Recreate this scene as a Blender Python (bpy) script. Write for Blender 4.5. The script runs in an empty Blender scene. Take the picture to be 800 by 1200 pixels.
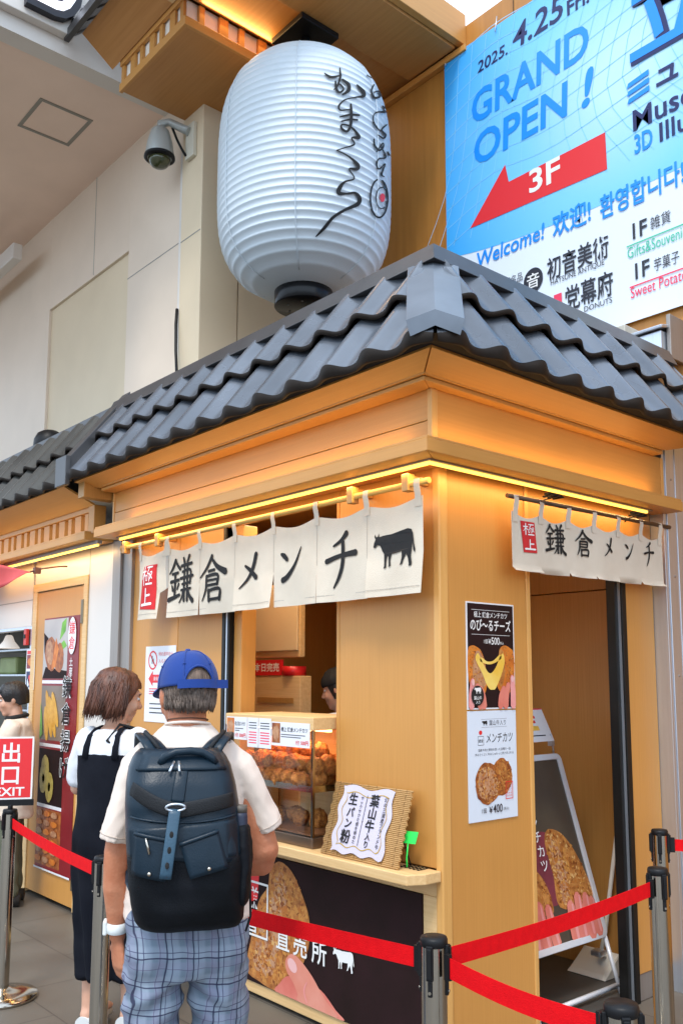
import bpy, bmesh, math, random
from math import sin, cos, pi, radians, sqrt, exp
from mathutils import Vector, Matrix, noise
from mathutils.geometry import tessellate_polygon

# ------------------------------------------------------------------ camera, sky, light, exposure
S = bpy.context.scene
COL = S.collection
H = 1.48
CAM = Vector((2.39905, -2.57725, H))
TH, AZ, RO = radians(7.129), radians(40.785), radians(.118)
FH = Vector((-cos(AZ), sin(AZ), 0)); R0 = Vector((sin(AZ), cos(AZ), 0)); UP = Vector((0, 0, 1))
FW = FH * cos(TH) + UP * sin(TH); U0 = -FH * sin(TH) + UP * cos(TH)
RV = R0 * cos(RO) + U0 * sin(RO); UV = U0 * cos(RO) - R0 * sin(RO)
cd = bpy.data.cameras.new('camera'); cam = bpy.data.objects.new('camera', cd); COL.objects.link(cam)
cam.matrix_world = Matrix((( RV.x, UV.x, -FW.x, CAM.x), (RV.y, UV.y, -FW.y, CAM.y), (RV.z, UV.z, -FW.z, CAM.z), (0, 0, 0, 1)))
cd.sensor_width = 36; cd.lens = 1050.87 / 1200 * 36; cd.shift_y = 64.3 / 1200
cd.clip_start = .05; cd.clip_end = 500
S.camera = cam

W = bpy.data.worlds.new('World'); S.world = W; W.use_nodes = True
nt = W.node_tree; nt.nodes.clear()
wo = nt.nodes.new('ShaderNodeOutputWorld'); bg = nt.nodes.new('ShaderNodeBackground')
sky = nt.nodes.new('ShaderNodeTexSky'); sky.sky_type = 'NISHITA'; sky.sun_disc = False
SUN_EL, SUN_AZ = radians(58), radians(150)
sky.sun_elevation = SUN_EL; sky.sun_rotation = SUN_AZ; sky.air_density = 1.0; sky.dust_density = 2.0
mixc = nt.nodes.new('ShaderNodeMix'); mixc.data_type = 'RGBA'
tc = nt.nodes.new('ShaderNodeTexCoord'); nz = nt.nodes.new('ShaderNodeTexNoise'); nz.inputs['Scale'].default_value = 1.6; nz.inputs['Detail'].default_value = 6
rp = nt.nodes.new('ShaderNodeValToRGB'); rp.color_ramp.elements[0].position = .25; rp.color_ramp.elements[1].position = .6
rp.color_ramp.elements[0].color = (.55, .55, .55, 1); rp.color_ramp.elements[1].color = (.95, .95, .95, 1)
nt.links.new(tc.outputs['Generated'], nz.inputs['Vector']); nt.links.new(nz.outputs['Fac'], rp.inputs['Fac'])
nt.links.new(rp.outputs['Color'], mixc.inputs[0]); nt.links.new(sky.outputs['Color'], mixc.inputs[6]); mixc.inputs[7].default_value = (13.5, 16.4, 20.0, 1)
nt.links.new(mixc.outputs[2], bg.inputs['Color']); bg.inputs['Strength'].default_value = .085
nt.links.new(bg.outputs['Background'], wo.inputs['Surface'])
sd = bpy.data.lights.new('sun', 'SUN'); sun = bpy.data.objects.new('sun', sd); COL.objects.link(sun)
sd.energy = 1.5; sd.angle = radians(14); sd.color = (1, .95, .88)
sdir = Vector((sin(SUN_AZ) * cos(SUN_EL), cos(SUN_AZ) * cos(SUN_EL), sin(SUN_EL)))
sun.rotation_euler = sdir.to_track_quat('Z', 'Y').to_euler()
S.view_settings.view_transform = 'Standard'; S.view_settings.look = 'None'; S.view_settings.gamma = 1
S.view_settings.use_curve_mapping = False
S.view_settings.exposure = .66
S.render.engine = 'CYCLES'
S.cycles.use_denoising = True
S.cycles.max_bounces = 8; S.cycles.diffuse_bounces = 4; S.cycles.glossy_bounces = 4; S.cycles.transparent_max_bounces = 12
S.cycles.sample_clamp_indirect = 6
random.seed(7)

# ------------------------------------------------------------------ materials
MATS = {}
def _n(t, k, **kw):
    n = t.nodes.new(k)
    for a, b in kw.items(): setattr(n, a, b)
    return n
def mat(name, col=(.5, .5, .5), rough=.5, metal=0., var=.0, vscale=6., stretch=(1, 1, 1), col2=None, bump=0., bscale=60., bstretch=None,
        emit=None, estr=0., trans=0., alpha=1., spec=.5, coat=0., sheen=0., dirt=0., ior=1.45, detail=4, rvar=.0):
    if name in MATS: return MATS[name]
    m = bpy.data.materials.new(name); m.use_nodes = True; t = m.node_tree; b = t.nodes['Principled BSDF']
    I = b.inputs
    I['Base Color'].default_value = (*col, 1); I['Roughness'].default_value = rough; I['Metallic'].default_value = metal
    I['Specular IOR Level'].default_value = spec; I['Coat Weight'].default_value = coat; I['Transmission Weight'].default_value = trans
    I['IOR'].default_value = ior; I['Alpha'].default_value = alpha; I['Sheen Weight'].default_value = sheen
    if emit: I['Emission Color'].default_value = (*emit, 1); I['Emission Strength'].default_value = estr
    co = _n(t, 'ShaderNodeTexCoord')
    if var or col2 or rvar:
        mp = _n(t, 'ShaderNodeMapping'); mp.inputs['Scale'].default_value = stretch
        nzz = _n(t, 'ShaderNodeTexNoise'); nzz.inputs['Scale'].default_value = vscale; nzz.inputs['Detail'].default_value = detail; nzz.inputs['Roughness'].default_value = .6
        t.links.new(co.outputs['Object'], mp.inputs['Vector']); t.links.new(mp.outputs['Vector'], nzz.inputs['Vector'])
        r = _n(t, 'ShaderNodeValToRGB'); r.color_ramp.elements[0].position = .32; r.color_ramp.elements[1].position = .68
        c2 = col2 or tuple(c * (1 - var) for c in col)
        r.color_ramp.elements[0].color = (*c2, 1); r.color_ramp.elements[1].color = (*col, 1)
        t.links.new(nzz.outputs['Fac'], r.inputs['Fac'])
        last = r.outputs['Color']
        if dirt:
            nd = _n(t, 'ShaderNodeTexNoise'); nd.inputs['Scale'].default_value = 1.7; nd.inputs['Detail'].default_value = 7
            t.links.new(co.outputs['Object'], nd.inputs['Vector'])
            rd = _n(t, 'ShaderNodeValToRGB'); rd.color_ramp.elements[0].position = .38; rd.color_ramp.elements[1].position = .62
            rd.color_ramp.elements[0].color = (1 - dirt, 1 - dirt, 1 - dirt, 1); rd.color_ramp.elements[1].color = (1, 1, 1, 1)
            t.links.new(nd.outputs['Fac'], rd.inputs['Fac'])
            mx = _n(t, 'ShaderNodeMix', data_type='RGBA', blend_type='MULTIPLY'); mx.inputs[0].default_value = 1
            t.links.new(last, mx.inputs[6]); t.links.new(rd.outputs['Color'], mx.inputs[7]); last = mx.outputs[2]
        t.links.new(last, I['Base Color'])
        if rvar:
            ma = _n(t, 'ShaderNodeMath', operation='MULTIPLY_ADD'); ma.inputs[1].default_value = rvar; ma.inputs[2].default_value = rough - rvar / 2
            t.links.new(nzz.outputs['Fac'], ma.inputs[0]); t.links.new(ma.outputs[0], I['Roughness'])
    if bump:
        mp2 = _n(t, 'ShaderNodeMapping'); mp2.inputs['Scale'].default_value = bstretch or (1, 1, 1)
        nb = _n(t, 'ShaderNodeTexNoise'); nb.inputs['Scale'].default_value = bscale; nb.inputs['Detail'].default_value = 3
        t.links.new(co.outputs['Object'], mp2.inputs['Vector']); t.links.new(mp2.outputs['Vector'], nb.inputs['Vector'])
        bp = _n(t, 'ShaderNodeBump'); bp.inputs['Strength'].default_value = bump; bp.inputs['Distance'].default_value = .01
        t.links.new(nb.outputs['Fac'], bp.inputs['Height']); t.links.new(bp.outputs['Normal'], I['Normal'])
    MATS[name] = m
    return m

WC, WC2 = (.60, .282, .070), (.555, .254, .060)
wood_v = mat('wood_vertical', WC, .42, col2=WC2, vscale=3, stretch=(48, 48, .8), bump=.06, bscale=8, bstretch=(30, 30, 1), dirt=.06, rvar=.12)
wood_x = mat('wood_along_front', WC, .42, col2=WC2, vscale=3, stretch=(.8, 26, 26), bump=.06, bscale=8, bstretch=(1, 30, 30), dirt=.06, rvar=.12)
wood_y = mat('wood_along_side', WC, .42, col2=WC2, vscale=3, stretch=(26, .8, 26), bump=.06, bscale=8, bstretch=(30, 1, 30), dirt=.06, rvar=.12)
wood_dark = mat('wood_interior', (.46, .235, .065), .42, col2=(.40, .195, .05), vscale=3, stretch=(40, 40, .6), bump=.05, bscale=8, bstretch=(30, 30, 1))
wood_pale = mat('wood_pale', (.74, .50, .24), .45, col2=(.64, .40, .17), vscale=3, stretch=(1, 26, 26), bump=.05, bscale=8, bstretch=(1, 30, 30))
wood_brown = mat('wood_cladding', (.52, .225, .045), .42, col2=(.44, .18, .034), vscale=2.2, stretch=(9, 9, .5), bump=.05, bscale=8, bstretch=(30, 30, 1), dirt=.08)
wood_soffit = mat('wood_soffit', (.54, .25, .07), .45, col2=(.47, .205, .052), vscale=2.5, stretch=(.6, 14, 14))
tile_m = mat('roof_metal', (.150, .166, .194), .27, .3, col2=(.124, .138, .162), vscale=3, bump=.06, bscale=30, dirt=.32, rvar=.15)
tile_cap = mat('roof_trim_metal', (.085, .083, .085), .36, .2, col2=(.065, .063, .065), vscale=4, bump=.04, bscale=30, dirt=.2)
tile_dark = mat('roof_edge_brown', (.030, .022, .017), .6, col2=(.020, .015, .012), vscale=12, spec=.25)
white_wall = mat('white_panel', (.76, .63, .50), .5, col2=(.72, .595, .47), vscale=.9, bump=.03, bscale=14, dirt=.05)
cream_wall = mat('cream_panel', (.72, .59, .41), .55, col2=(.68, .55, .375), vscale=.9, bump=.03, bscale=14, dirt=.05)
soffit_m = mat('soffit_board', (.90, .69, .56), .7, col2=(.87, .66, .53), vscale=1.5, dirt=.05)
white_gloss = mat('white_gloss', (.68, .63, .575), .35, var=.04, vscale=2)
steel = mat('brushed_steel', (.50, .45, .38), .13, 1., var=.12, vscale=3, stretch=(40, 40, 1), bump=.03, bscale=40, bstretch=(20, 20, .5), rvar=.1)
alu = mat('aluminium', (.62, .66, .72), .34, .8, var=.12, vscale=4, stretch=(10, 10, .6), bump=.02, bscale=30)
alu_grey = mat('grey_channel', (.34, .30, .27), .45, .5, var=.12, vscale=4, stretch=(8, 8, .6))
black_p = mat('black_plastic', (.008, .008, .009), .45, var=.2, vscale=20, spec=.3)
black_m = mat('black_metal', (.014, .013, .012), .4, .2, var=.3, vscale=8, spec=.3)
belt_m = mat('belt_red', (.74, .004, .008), .75, col2=(.64, .003, .007), vscale=40, bump=.25, bscale=350, spec=.15)
led_m = mat('led_strip', (.9, .7, .3), .5, emit=(1, .60, .08), estr=1.6)
cloth_m = mat('noren_cloth', (.70, .61, .49), .9, col2=(.64, .55, .435), vscale=6, bump=.25, bscale=380, dirt=.05, spec=.2)
ink = mat('ink_black', (.012, .011, .011), .8, var=.3, vscale=60)
red_ink = mat('stamp_red', (.60, .022, .025), .8, var=.12, vscale=30)
white_ink = mat('print_white', (.80, .79, .77), .5)
paper = mat('paper_white', (.77, .77, .79), .5, var=.02, vscale=4)
paper_b = mat('paper_bluish', (.66, .72, .80), .42, var=.03, vscale=3)
print_dark = mat('print_dark_brown', (.018, .009, .008), .6, col2=(.026, .011, .012), vscale=5, spec=.12)
print_olive = mat('print_olive_brown', (.10, .075, .05), .38, col2=(.07, .052, .04), vscale=3)
print_maroon = mat('print_maroon', (.26, .014, .018), .4, col2=(.18, .008, .012), vscale=3)
print_rose = mat('print_rose', (.30, .05, .07), .4, col2=(.14, .035, .045), vscale=4)
red_print = mat('print_red', (.72, .025, .03), .4)
fry = mat('print_fried', (.62, .27, .07), .45, col2=(.27, .075, .015), vscale=26, bump=.1, bscale=80, detail=6)
fry2 = mat('print_fried_dark', (.50, .16, .035), .45, col2=(.19, .04, .012), vscale=30, detail=6)
fry_in = mat('print_minced', (.58, .31, .16), .45, col2=(.34, .13, .06), vscale=32, detail=6)
fry_or = mat('print_orange', (.72, .24, .03), .45, col2=(.48, .10, .012), vscale=16, detail=6)
cheese = mat('print_cheese', (.85, .62, .16), .4, col2=(.80, .48, .06), vscale=10)
finger = mat('print_fingers', (.74, .25, .19), .45, col2=(.62, .15, .11), vscale=5)
finger2 = mat('print_fingers_pink', (.80, .36, .34), .45, col2=(.72, .24, .22), vscale=5)
cr_hi = mat('crumb_gold', (.56, .245, .055), .45); cr_lo = mat('crumb_brown', (.24, .068, .014), .5); cr_mid = mat('crumb_amber', (.46, .155, .030), .45); cr_pk = mat('crumb_meat', (.50, .27, .15), .45); cr_pale = mat('crumb_pale', (.66, .38, .14), .45)
CR = [cr_hi, cr_lo, cr_mid, cr_mid, cr_hi]; CRM = [cr_pk, cr_lo, cr_mid, cr_pale, cr_pk]
green_leaf = mat('print_leaf', (.20, .48, .06), .5, col2=(.10, .30, .03), vscale=14)
skin = mat('skin', (.58, .25, .14), .5, col2=(.46, .155, .075), vscale=14, bump=.16, bscale=160, spec=.35, detail=7)
glass = mat('clear_glass', (.95, .97, .96), .03, trans=1., ior=1.3)

# ------------------------------------------------------------------ objects
def root_matrix(o): return Matrix.LocRotScale(o.location, o.rotation_euler, o.scale)
def thing(name, label, cat, loc=(0, 0, 0), rotz=0, group=None):
    o = bpy.data.objects.new(name, None); COL.objects.link(o); o.location = loc; o.rotation_euler = (0, 0, rotz)
    o.empty_display_size = .05
    o['label'] = label; o['category'] = cat
    if group: o['group'] = group
    return o
def tag(o, label, cat, group=None):
    o['label'] = label; o['category'] = cat
    if group: o['group'] = group
    return o
def world_of(o):
    m = root_matrix(o)
    if o.parent: m = world_of(o.parent) @ o.matrix_parent_inverse @ m
    return m
class MB:
    def __init__(s): s.v = []; s.f = []; s.m = []; s.sm = []
    def add(s, vs, fs, mi=0, smooth=False):
        k = len(s.v); s.v += [tuple(v) for v in vs]
        for f in fs: s.f.append([i + k for i in f]); s.m.append(mi); s.sm.append(smooth)
        return s
    def box(s, x0, x1, y0, y1, z0, z1, mi=0):
        return s.add([(x, y, z) for z in (z0, z1) for y in (y0, y1) for x in (x0, x1)],
                     [(0, 2, 3, 1), (4, 5, 7, 6), (0, 1, 5, 4), (2, 6, 7, 3), (0, 4, 6, 2), (1, 3, 7, 5)], mi)
    def hexa(s, p, mi=0):  # eight points, bottom four then top four, both anticlockwise
        return s.add(p, [(0, 3, 2, 1), (4, 5, 6, 7), (0, 1, 5, 4), (1, 2, 6, 5), (2, 3, 7, 6), (3, 0, 4, 7)], mi)
    def quad(s, a, b, c, d, mi=0): return s.add([a, b, c, d], [(0, 1, 2, 3)], mi)
    def slab(s, a, b, c, d, t, mi=0):  # quad a b c d with thickness t against its normal
        a, b, c, d = map(Vector, (a, b, c, d)); n = (b - a).cross(d - a).normalized() * t
        return s.hexa([a - n, b - n, c - n, d - n, a, b, c, d], mi)
    def rings(s, rings, mi=0, caps=True, smooth=True, closed=True):
        n = len(rings[0]); vs = [p for r in rings for p in r]; fs = []
        for i in range(len(rings) - 1):
            for j in range(n if closed else n - 1):
                a = i * n + j; b = i * n + (j + 1) % n; fs.append((a, b, b + n, a + n))
        s.add(vs, fs, mi, smooth)
        if caps and closed:
            k = len(s.v) - len(vs)
            s.f.append([k + j for j in range(n)][::-1]); s.m.append(mi); s.sm.append(False)
            s.f.append([k + (len(rings) - 1) * n + j for j in range(n)]); s.m.append(mi); s.sm.append(False)
        return s
    def lathe(s, prof, c=(0, 0, 0), n=24, mi=0, caps=True, smooth=True):
        return s.rings([[(c[0] + r * cos(2 * pi * j / n), c[1] + r * sin(2 * pi * j / n), c[2] + z) for j in range(n)] for r, z in prof], mi, caps, smooth)
    def tube(s, pts, r, n=8, mi=0, ry=None, ref=None, caps=True, smooth=True):
        return s.rings(loft(pts, r, n, ry, ref), mi, caps, smooth)
    def build(s, name, mats, parent=None, bevel=0, subd=0):
        me = bpy.data.meshes.new(name); me.from_pydata([Vector(v) for v in s.v], [], s.f)
        if not isinstance(mats, (list, tuple)): mats = [mats]
        for m in mats: me.materials.append(m)
        me.polygons.foreach_set('material_index', s.m); me.polygons.foreach_set('use_smooth', s.sm)
        me.update()
        o = bpy.data.objects.new(name, me); COL.objects.link(o)
        if parent: o.parent = parent; o.matrix_parent_inverse = world_of(parent).inverted()
        if bevel:
            b = o.modifiers.new('bevel', 'BEVEL'); b.width = bevel; b.segments = 2; b.limit_method = 'ANGLE'; b.angle_limit = radians(40)
        if subd:
            b = o.modifiers.new('subd', 'SUBSURF'); b.levels = subd; b.render_levels = subd
        return o
def loft(pts, r, n=10, ry=None, ref=None):
    pts = [Vector(p) for p in pts]; k = len(pts)
    rr = r if isinstance(r, (list, tuple)) else [r] * k
    r2 = ry if isinstance(ry, (list, tuple)) else ([ry] * k if ry else rr)
    out = []; prev = Vector(ref) if ref else None
    for i, p in enumerate(pts):
        t = (pts[min(i + 1, k - 1)] - pts[max(i - 1, 0)]).normalized()
        if prev is None: prev = Vector((1, 0, 0)) if abs(t.x) < .8 else Vector((0, 1, 0))
        x = (prev - t * prev.dot(t)).normalized(); y = t.cross(x)
        if ref is None: prev = x
        out.append([p + x * rr[i] * cos(2 * pi * j / n) + y * r2[i] * sin(2 * pi * j / n) for j in range(n)])
    return out
def capsule(pts, r, n=12, ry=None, ref=None):  # closed loft with rounded ends
    pts = [Vector(p) for p in pts]; k = len(pts)
    rr = list(r) if isinstance(r, (list, tuple)) else [r] * k
    r2 = list(ry) if isinstance(ry, (list, tuple)) else ([ry] * k if ry else list(rr))
    d0 = (pts[0] - pts[1]).normalized(); d1 = (pts[-1] - pts[-2]).normalized()
    a = []; 
    for t in (.05, .4, .75): 
        q = sqrt(max(0, 1 - (1 - t) ** 2)); a.append((1 - t, q))
    P0 = [pts[0] + d0 * min(rr[0], r2[0]) * u for u, q in a]; P1 = [pts[-1] + d1 * min(rr[-1], r2[-1]) * u for u, q in a][::-1]
    P = P0 + pts + P1
    RR = [rr[0] * q for u, q in a] + rr + [rr[-1] * q for u, q in a][::-1]
    R2 = [r2[0] * q for u, q in a] + r2 + [r2[-1] * q for u, q in a][::-1]
    m = MB(); m.rings(loft(P, RR, n, R2, ref)); return m
def blob(c, r, n=16, k=10, rot=None):  # ellipsoid
    m = MB(); rg = []
    for i in range(k + 1):
        a = -pi / 2 + pi * (i + .02) / (k + .04)
        rg.append([(cos(a) * cos(2 * pi * j / n), cos(a) * sin(2 * pi * j / n), sin(a)) for j in range(n)])
    m.rings(rg); q = rot or Matrix.Identity(3)
    m.v = [tuple(Vector(c) + q @ Vector((x * r[0], y * r[1], z * r[2]))) for x, y, z in m.v]
    return m
def fuse(name, parts, voxel, smooth=6, factor=.5, fn=None):  # one continuous surface out of overlapping closed pieces -> (verts, faces)
    m = MB()
    for p in parts: m.add(p.v, p.f)
    me = bpy.data.meshes.new('tmp'); me.from_pydata([Vector(v) for v in m.v], [], m.f)
    bm = bmesh.new(); bm.from_mesh(me); bmesh.ops.recalc_face_normals(bm, faces=bm.faces); bm.to_mesh(me); bm.free()
    o = bpy.data.objects.new('tmp', me); COL.objects.link(o)
    r = o.modifiers.new('r', 'REMESH'); r.mode = 'VOXEL'; r.voxel_size = voxel
    if smooth: q = o.modifiers.new('s', 'SMOOTH'); q.iterations = smooth; q.factor = factor
    bpy.context.view_layer.update()
    ev = bpy.data.meshes.new_from_object(o.evaluated_get(bpy.context.evaluated_depsgraph_get()))
    vs = [v.co.copy() for v in ev.vertices]; ns = [v.normal.copy() for v in ev.vertices]; fs = [list(p.vertices) for p in ev.polygons]
    bpy.data.objects.remove(o); bpy.data.meshes.remove(me); bpy.data.meshes.remove(ev)
    if fn: vs = [v + n * fn(v) for v, n in zip(vs, ns)]
    out = MB(); out.add(vs, fs, 0, True); return out
# ------------------------------------------------------------------ flat artwork laid onto surfaces
_G = {}
ORGANIC = {'print_fried', 'print_fried_dark', 'print_minced', 'print_orange', 'print_cheese', 'print_fingers', 'print_fingers_pink', 'print_thumb', 'print_leaf'}
def glyphs(txt, bold=0.):
    if (txt, bold) in _G: return _G[(txt, bold)]
    c = bpy.data.curves.new('g', 'FONT'); c.body = txt; c.resolution_u = 3; c.offset = bold
    o = bpy.data.objects.new('g', c); COL.objects.link(o); bpy.context.view_layer.update()
    me = bpy.data.meshes.new_from_object(o.evaluated_get(bpy.context.evaluated_depsgraph_get()))
    vs = [(v.co.x, v.co.y) for v in me.vertices]; fs = [list(p.vertices) for p in me.polygons]
    bpy.data.objects.remove(o); bpy.data.curves.remove(c); bpy.data.meshes.remove(me)
    _G[(txt, bold)] = (vs, fs); return vs, fs
class Art:
    """2-D drawing (u right, v up) laid on a surface by fn(u, v, lift)."""
    def __init__(s, fn, step=.0006): s.fn = fn; s.mb = MB(); s.mats = []; s.step = step; s.lv = 1
    def mi(s, m):
        if m not in s.mats: s.mats.append(m)
        return s.mats.index(m)
    def up(s): s.lv += 1; return s
    def raw(s, vs, fs, m): s.mb.add([s.fn(u, v, s.lv * s.step) for u, v in vs], fs, s.mi(m))
    def poly(s, pts, m):
        if m.name.split('.')[0] in ORGANIC and len(pts) > 4:   # soft outline for food and fingers
            n = len(pts); lo = min(p[1] for p in pts); Q = []
            for i in range(n):
                p0, p1, p2, p3 = [Vector(pts[(i + k) % n]) for k in (-1, 0, 1, 2)]
                for k in range(4):
                    t = k / 4; q = .5 * ((2 * p1) + (-p0 + p2) * t + (2 * p0 - 5 * p1 + 4 * p2 - p3) * t * t + (-p0 + 3 * p1 - 3 * p2 + p3) * t ** 3); Q.append((q.x, max(lo, q.y)))
            pts = Q
        t = tessellate_polygon([[Vector((u, v, 0)) for u, v in pts]]); fs = []
        for a, b, c in t:
            A, B, C = pts[a], pts[b], pts[c]
            fs.append((a, b, c) if (B[0] - A[0]) * (C[1] - A[1]) - (B[1] - A[1]) * (C[0] - A[0]) > 0 else (a, c, b))
        s.raw(pts, fs, m)
    def rect(s, u0, v0, u1, v1, m, nu=1, nv=1):
        vs = [(u0 + (u1 - u0) * i / nu, v0 + (v1 - v0) * j / nv) for j in range(nv + 1) for i in range(nu + 1)]
        s.raw(vs, [(j * (nu + 1) + i, j * (nu + 1) + i + 1, (j + 1) * (nu + 1) + i + 1, (j + 1) * (nu + 1) + i) for j in range(nv) for i in range(nu)], m)
    def grid(s, bl, br, tr, tl, m, nu=10, nv=10):
        P = lambda a, b: tuple((bl[k] * (1 - a) + br[k] * a) * (1 - b) + (tl[k] * (1 - a) + tr[k] * a) * b for k in (0, 1))
        vs = [P(i / nu, j / nv) for j in range(nv + 1) for i in range(nu + 1)]
        s.raw(vs, [(j * (nu + 1) + i, j * (nu + 1) + i + 1, (j + 1) * (nu + 1) + i + 1, (j + 1) * (nu + 1) + i) for j in range(nv) for i in range(nu)], m)
    def crumbs(s, pts, n, r, mats, seed=0):  # scatter of small crust flakes inside an outline
        rnd = random.Random(seed); us = [p[0] for p in pts]; vs_ = [p[1] for p in pts]
        def inside(x, y):
            c = False; k = len(pts)
            for i in range(k):
                (x0, y0), (x1, y1) = pts[i], pts[i - 1]
                if (y0 > y) != (y1 > y) and x < (x1 - x0) * (y - y0) / (y1 - y0) + x0: c = not c
            return c
        k = 0; tries = 0
        while k < n and tries < n * 12:
            tries += 1; x, y = rnd.uniform(min(us), max(us)), rnd.uniform(min(vs_), max(vs_))
            if not inside(x, y): continue
            k += 1; q = r * rnd.uniform(.45, 1.25); a = rnd.uniform(0, 6.28); e = rnd.uniform(.35, .9); m = rnd.choice(mats); ph = rnd.uniform(0, 6)
            o = s.lv; s.lv = o + rnd.uniform(.1, .9)
            P = [(x + q * (1 + .3 * sin(3 * t + ph)) * (cos(t) * cos(a) - e * sin(t) * sin(a)), y + q * (1 + .3 * sin(3 * t + ph)) * (cos(t) * sin(a) + e * sin(t) * cos(a))) for t in [i * 2 * pi / 7 for i in range(7)]]
            s.raw([(x, y)] + P, [(0, i + 1, (i + 1) % 7 + 1) for i in range(7)], m); s.lv = o
    def frame(s, u0, v0, u1, v1, w, m):
        s.rect(u0, v0, u1, v0 + w, m); s.rect(u0, v1 - w, u1, v1, m); s.rect(u0, v0 + w, u0 + w, v1 - w, m); s.rect(u1 - w, v0 + w, u1, v1 - w, m)
    def ell(s, cu, cv, ru, rv, m, n=28, a=0, wob=0, seed=0):
        rnd = random.Random(seed); ph = [rnd.uniform(0, 6.28) for _ in range(4)]
        pts = []
        for k in range(n):
            t = 2 * pi * k / n; q = 1 + wob * (.5 * sin(3 * t + ph[0]) + .35 * sin(7 * t + ph[1]) + .3 * sin(13 * t + ph[2]))
            x, y = ru * q * cos(t), rv * q * sin(t); pts.append((cu + x * cos(a) - y * sin(a), cv + x * sin(a) + y * cos(a)))
        s.poly(pts, m)
    def ring(s, cu, cv, ru, rv, w, m, n=32):
        vs = []; 
        for k in range(n):
            t = 2 * pi * k / n; vs += [(cu + ru * cos(t), cv + rv * sin(t)), (cu + (ru - w) * cos(t), cv + (rv - w) * sin(t))]
        s.raw(vs, [(2 * k, (2 * k + 2) % (2 * n), (2 * k + 3) % (2 * n), 2 * k + 1) for k in range(n)], m)
    def stroke(s, pts, w, m, sub=5, brush=True):
        P = [Vector(p) for p in pts]; n = len(P)
        ws = list(w) if isinstance(w, (list, tuple)) else [w] * n
        Q = []; q = []
        for i in range(n - 1):
            p0, p1, p2, p3 = P[max(i - 1, 0)], P[i], P[i + 1], P[min(i + 2, n - 1)]
            for k in range(sub):
                t = k / sub
                Q.append(.5 * ((2 * p1) + (-p0 + p2) * t + (2 * p0 - 5 * p1 + 4 * p2 - p3) * t * t + (-p0 + 3 * p1 - 3 * p2 + p3) * t ** 3))
                q.append(ws[i] + (ws[i + 1] - ws[i]) * t)
        Q.append(P[-1]); q.append(ws[-1])
        vs = []; N = len(Q)
        d = (Q[0] - Q[1]).normalized(); e = (Q[-1] - Q[-2]).normalized()
        if brush: Q = [Q[0] + d * q[0] * .35] + Q + [Q[-1] + e * q[-1] * .35]; q = [q[0] * .45] + q + [q[-1] * .35]; N += 2
        for i in range(N):
            t = (Q[min(i + 1, N - 1)] - Q[max(i - 1, 0)]); t = t.normalized() if t.length > 1e-9 else Vector((1, 0)); nn = Vector((-t.y, t.x)) * q[i] / 2
            vs += [tuple(Q[i] - nn), tuple(Q[i] + nn)]
        s.raw(vs, [(2 * i, 2 * i + 2, 2 * i + 3, 2 * i + 1) for i in range(N - 1)], m)
    def text(s, txt, u, v, size, m, align='l', bold=0., sx=1., shear=0., fit=None):
        vs, fs = glyphs(txt, bold)
        if not vs: return
        x0 = min(a for a, b in vs); x1 = max(a for a, b in vs); k = sx
        if fit: k = fit / ((x1 - x0) * size)
        off = {'l': 0, 'c': -(x0 + x1) / 2, 'r': -x1}[align]
        s.raw([(u + (a + off) * size * k + shear * b * size, v + b * size) for a, b in vs], fs, m)
    def vtext(s, txt, u, v, size, m, bold=0., lead=1.05):  # column of characters, v = top
        for i, ch in enumerate(txt):
            if ch == ' ': continue
            s.text(ch, u, v - size * (.88 + i * lead), size, m, 'c', bold)
    def brush(s, strokes, u, v, w, h, m, k=1.):
        for pts, ws in strokes:
            ws = [ws] * len(pts) if not isinstance(ws, (list, tuple)) else ws
            s.stroke([(u + a * w, v + b * h) for a, b in pts], [x * (w + h) / 2 * k for x in ws], m)
    def build(s, name, parent=None): return s.mb.build(name, s.mats, parent)
def plane_fn(o, u, v):  # o origin, u and v unit vectors
    o, u, v = Vector(o), Vector(u).normalized(), Vector(v).normalized(); n = u.cross(v)
    return lambda a, b, l: o + u * a + v * b + n * l
T = .075; 
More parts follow.
